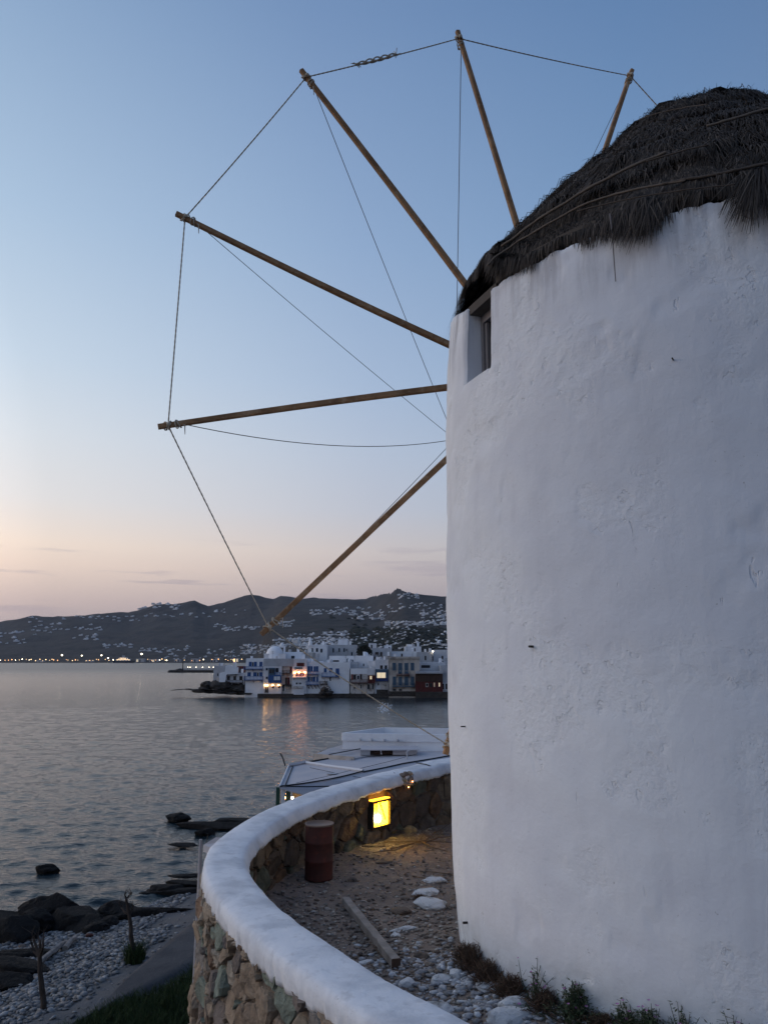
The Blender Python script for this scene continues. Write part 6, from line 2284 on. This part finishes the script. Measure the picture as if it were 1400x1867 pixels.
def lower_walls(tp, root, m='hw_white', inset=.3, zt=None, n_=None):
    """posts and walls under a roof so that it stands on the shore"""
    c = sum(tp, Vector()) / len(tp)
    for p in tp:
        q = p.lerp(c, inset / max(.1, (c - p).length))
        zb = max(-1.5, beach_z(q.x, q.y)) - .2
        MB().box(q.x - .08, q.y - .08, zb, q.x + .08, q.y + .08, p.z - .12).build('post', M['white_paint'], root)
    q = [p.lerp(c, .28) for p in tp]
    zt = min(p.z for p in tp) - .16
    b = MB(); n = len(q)
    b.add([(p.x, p.y, -1.5) for p in q] + [(p.x, p.y, zt) for p in q], [list(range(n))] + [list(range(n, 2 * n))[::-1]] + [[i, i + n, (i + 1) % n + n, (i + 1) % n] for i in range(n)])
    b.build('wall', M[m], root)


# nearest: wide pale canvas canopy in four sloping panels
ra = empty('canvas_canopy', PZ(560, 1440, 3.8), 'wide pale canvas canopy with dark seams just behind the curved wall', 'canopy')
o1, tp1 = slab('canvas_panel', [(510, 1436), (526, 1399), (557, 1393), (662, 1408), (595, 1424)], (3.7, 3.7, 3.8, 3.9, 3.8), .06, 'canvas', ra)
o2, tp2 = slab('canvas_panel', [(510, 1437), (595, 1425), (662, 1409), (702, 1420), (600, 1455), (560, 1450)], (3.68, 3.78, 3.88, 3.6, 3.3, 3.3), .06, 'canvas', ra)
o3, tp3 = slab('canvas_panel', [(557, 1392), (640, 1377), (700, 1368), (830, 1357), (850, 1372), (735, 1392), (664, 1407)], (3.82, 3.9, 4.0, 4.1, 4.1, 4.0, 3.92), .06, 'canvas', ra)
o4, tp4 = slab('canvas_panel', [(664, 1409), (735, 1394), (850, 1374), (870, 1400), (760, 1420), (702, 1424)], (3.88, 3.96, 4.05, 3.9, 3.6, 3.55), .06, 'canvas', ra)
U = Vector((0, 0, .05))
seam('seam_pipe', tp1[0] + U, tp1[4] + U, .035, ra); seam('seam_pipe', tp1[4] + U, tp1[3] + U, .035, ra)
seam('seam_pipe', tp3[0] + U, tp3[1] + U, .05, ra); seam('seam_pipe', tp3[1] + U, tp3[2] + U, .05, ra); seam('seam_pipe', tp3[2] + U, tp3[3] + U, .04, ra)
seam('seam_pipe', tp4[0] + U, tp4[1] + U, .04, ra); seam('seam_pipe', tp4[1] + U, tp4[2] + U, .04, ra)
seam('edge_pipe', tp1[0] + U, tp1[1] + U, .05, ra, 'white_paint'); seam('edge_pipe', tp1[0] + Vector((.25, 0, .05)), tp1[1] + Vector((.25, 0, .05)), .03, ra)
seam('front_beam', tp1[2] + U * 1.6, tp1[3] + U * 1.6, .09, ra, 'white_paint')
seam('seam_pipe', tp1[0] + U + Vector((.3, 0, 0)), PZ(600, 1436, 3.6) + U, .03, ra)
seam('seam_pipe', PZ(565, 1400, 3.9), PZ(672, 1421, 3.8), .012, ra)
seam('edge_roll', tp1[1] + U * 2, tp1[2] + U * 2, .11, ra, 'canvas')
lower_walls([tp1[0], tp1[1], tp3[0], tp3[2], Vector((9, 47, 4)), tp2[5]], ra, 'hw_stained')
q = PZ(520, 1397, 3.9)
MB().tube([q, q + Vector((-.15, 0, .45)), q + Vector((-.3, 0, .7))], .04, 5).build('finial', M['black_line'], ra)
# green shutters and red lanterns under its left corner
gs = empty('taverna_terrace', PZ(520, 1460, 1.6), 'taverna terrace corner with green shutters under the canvas canopy', 'terrace')
a = PZ(508, 1438, 3.5)
for i, (x0, x1) in enumerate(((502, 509), (520, 528))):
    p0, p1 = PZ(x0, 1440, 3.4), PZ(x1, 1440, 3.4)
    MB().box(p0.x, p0.y + .3, 1.2, p1.x, p0.y + .4, 3.45).build('shutter', M['green_paint'], gs)
p0, p1 = PZ(511, 1440, 3.4), PZ(517, 1440, 3.4)
MB().box(p0.x, p0.y + .3, 1.2, p1.x, p0.y + .38, 3.3).build('panel', M['white_paint'], gs)
p0, p1 = PZ(528, 1443, 3.3), PZ(560, 1450, 3.2)
MB().box(p0.x, p0.y + 1.5, 1.0, p1.x + 1, p0.y + 1.6, 3.3).build('inner_wall', M['tan_rock'], gs)
for i, (x, y) in enumerate(((523, 1447), (519, 1454), (533, 1454))):
    q = PZ(x, y, 3.1 - .12 * i)
    l2 = empty('taverna_lantern', q, ['upper red lantern between the green shutters', 'lower red lantern between the green shutters', 'small white lantern right of the green shutters'][i], 'lantern', 'lanterns under the canopy corner')
    MB().tube([q, q + Vector((0, .1, .4))], .012, 4).build('cord', M['iron'], l2)
    b_ = MB(); b_.lathe(q - Vector((0, 0, .09)), [(.03, 0), (.055, .04), (.055, .09), (.02, .12)], 8); b_.build('glass', M['white_light' if i == 2 else 'orange_light'], l2)
# clutter on the canvas: a vent pipe, a loose cable, a patch
q = PZ(742, 1385, 4.0); MB().tube([q, q + Vector((0, 0, .45)), q + Vector((.15, 0, .5))], .05, 6).build('vent_pipe', M['hw_grey'], ra)
seam('loose_cable', PZ(655, 1402, 4.0), PZ(760, 1375, 4.15), .012, ra)
seam('loose_cable', PZ(540, 1428, 3.85), PZ(640, 1405, 4.0), .010, ra)
for x, y, w_ in ((596, 1408, .5), (690, 1391, .7), (640, 1432, .4)):
    q = PZ(x, y, 3.98); MB().box(q.x, q.y, 3.86, q.x + w_, q.y + w_ * .8, 3.885).build('patch', M['hw_grey'], ra)
# second roof, behind
rb = empty('flat_roof_taverna', PZ(640, 1365, 4.0), 'second taverna roof with a pale sloping top and an open warm lit corner', 'building')
o, tpb = slab('roof', [(573, 1376), (598, 1366), (642, 1353), (710, 1352), (850, 1345), (850, 1362), (700, 1372), (640, 1384)], (4.0, 4.05, 4.2, 4.2, 4.2, 4.1, 4.05, 4.0), .10, 'concrete', rb)
a, b = PZ(573, 1377, 4.02), PZ(646, 1383, 4.02)
fb = MB(); fb.beam(a + Vector((0, -.05, -.12)), b + Vector((0, -.05, -.12)), .12, .42); fb.build('fascia', M['hw_beige'], rb)
seam('front_line', PZ(600, 1376, 4.15), PZ(745, 1348, 4.3), .03, rb)
p0, p1 = PZ(574, 1384, 3.6), PZ(606, 1388, 3.6)
MB().box(p0.x + .2, p0.y + 1.6, 1.2, p1.x + 1.2, p0.y + 1.7, 3.9).build('back_wall', M['tan_rock'], rb)
MB().box(p0.x + 1.0, p0.y + 1.5, 2.9, p0.x + 1.35, p0.y + 1.55, 3.2).build('lit_opening', M['lit_window_dim'], rb)
lower_walls([tpb[0], tpb[2], Vector((8, 56, 4)), tpb[6], tpb[7]], rb, 'hw_stained')
# raised skylight hood
hd_ = empty('roof_hood', PZ(680, 1376, 4.1), 'small white hood with a dark opening on the second taverna roof', 'hood')
a = PZ(657, 1376, 4.1)
b = MB(); b.box(a.x, a.y, 4.05, a.x + .6, a.y + 1.6, 4.34); b.build('side', M['hw_grey'], hd_)
b = MB(); b.box(a.x + .6, a.y + .4, 4.05, a.x + 2.0, a.y + 1.6, 4.3); b.build('opening', M['brown_wood'], hd_)
b = MB(); b.box(a.x, a.y - .1, 4.345, a.x + 3.6, a.y + 1.8, 4.40); b.build('top', M['canvas'], hd_)
b = MB(); b.beam((a.x + 1.3, a.y + .35, 4.05), (a.x + 1.25, a.y + .35, 4.34), .07); b.build('strut', M['hw_bright'], hd_)
b = MB(); b.box(a.x + 2.0, a.y + .2, 4.05, a.x + 3.5, a.y + 1.6, 4.34); b.build('block', M['canvas'], hd_)
# third roof: flat with a white parapet and spouts
rc = empty('parapet_roof_house', PZ(700, 1345, 4.6), 'farthest flat roof with a white parapet and four small spouts', 'house')
pts = [PZ(625, 1340, 5.0), PZ(850, 1352, 5.0), PZ(850, 1340, 5.0), PZ(700, 1330, 5.0)]
a, d = PZ(625, 1339, 5.0), PZ(699, 1329, 5.0)
b, c = a + Vector((12.5, -2.2, 0)), d + Vector((12, -2.0, 0))
base = [a, b, c, d]
bb_ = MB(); bb_.add([(p.x, p.y, -1.5) for p in base] + [(p.x, p.y, 4.6) for p in base], [[0, 3, 2, 1], [4, 5, 6, 7], [0, 1, 5, 4], [1, 2, 6, 5], [2, 3, 7, 6], [3, 0, 4, 7]]); bb_.build('wall', M['hw_bright'], rc)
rr = MB(); rr.add([(p.x, p.y, 4.605) for p in base], [[0, 1, 2, 3]]); rr.build('roof', M['concrete'], rc)
for p, q, nm_ in ((a, b, 0), (b, c, 0), (c, d, 0), (d, a, 0)):
    MB().beam(p + Vector((0, 0, -.16)), q + Vector((0, 0, -.16)), .18, .48).build('parapet', M['hw_bright'], rc)
for x in (658, 678, 700, 723):
    t_ = (x - 625) / 225; q = a.lerp(b, min(1, (PZ(x, 1345, 4.6).x - a.x) / (b.x - a.x)))
    MB().tube([q + Vector((0, 0, -.28)), q + Vector((.05, -.35, -.34))], .07, 6).build('spout', M['hw_grey'], rc)

# pale boxes imitating the glitter of reflected light far out on the bay
sw = empty('water_glitter', PZ(700, 1292, .0), 'small patch of light glitter on the water behind the rope, modelled as pale boxes', 'weed')
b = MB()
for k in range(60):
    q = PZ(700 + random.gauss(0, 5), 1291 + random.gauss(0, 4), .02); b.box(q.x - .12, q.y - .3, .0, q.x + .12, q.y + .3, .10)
tag(b.build('glitter_boxes', M['hw_bright'], sw), kind='stuff')


# ================================================================ evening air over the bay
hz = MB().box(-5700, -5700, -8.0, 5700, 5700, 290.0).build('haze', None)
hm = bpy.data.materials.new('evening_air'); hm.use_nodes = True
t = hm.node_tree; t.nodes.clear()
pv = t.nodes.new('ShaderNodeVolumePrincipled')
pv.inputs['Color'].default_value = (.80, .87, 1.0, 1)
pv.inputs['Density'].default_value = .00005
pv.inputs['Anisotropy'].default_value = .1
om = t.nodes.new('ShaderNodeOutputMaterial')
t.links.new(pv.outputs[0], om.inputs['Volume'])
hz.data.materials.append(hm)
tag(hz, 'thin bluish evening haze over the bay and hills', 'haze', kind='stuff')
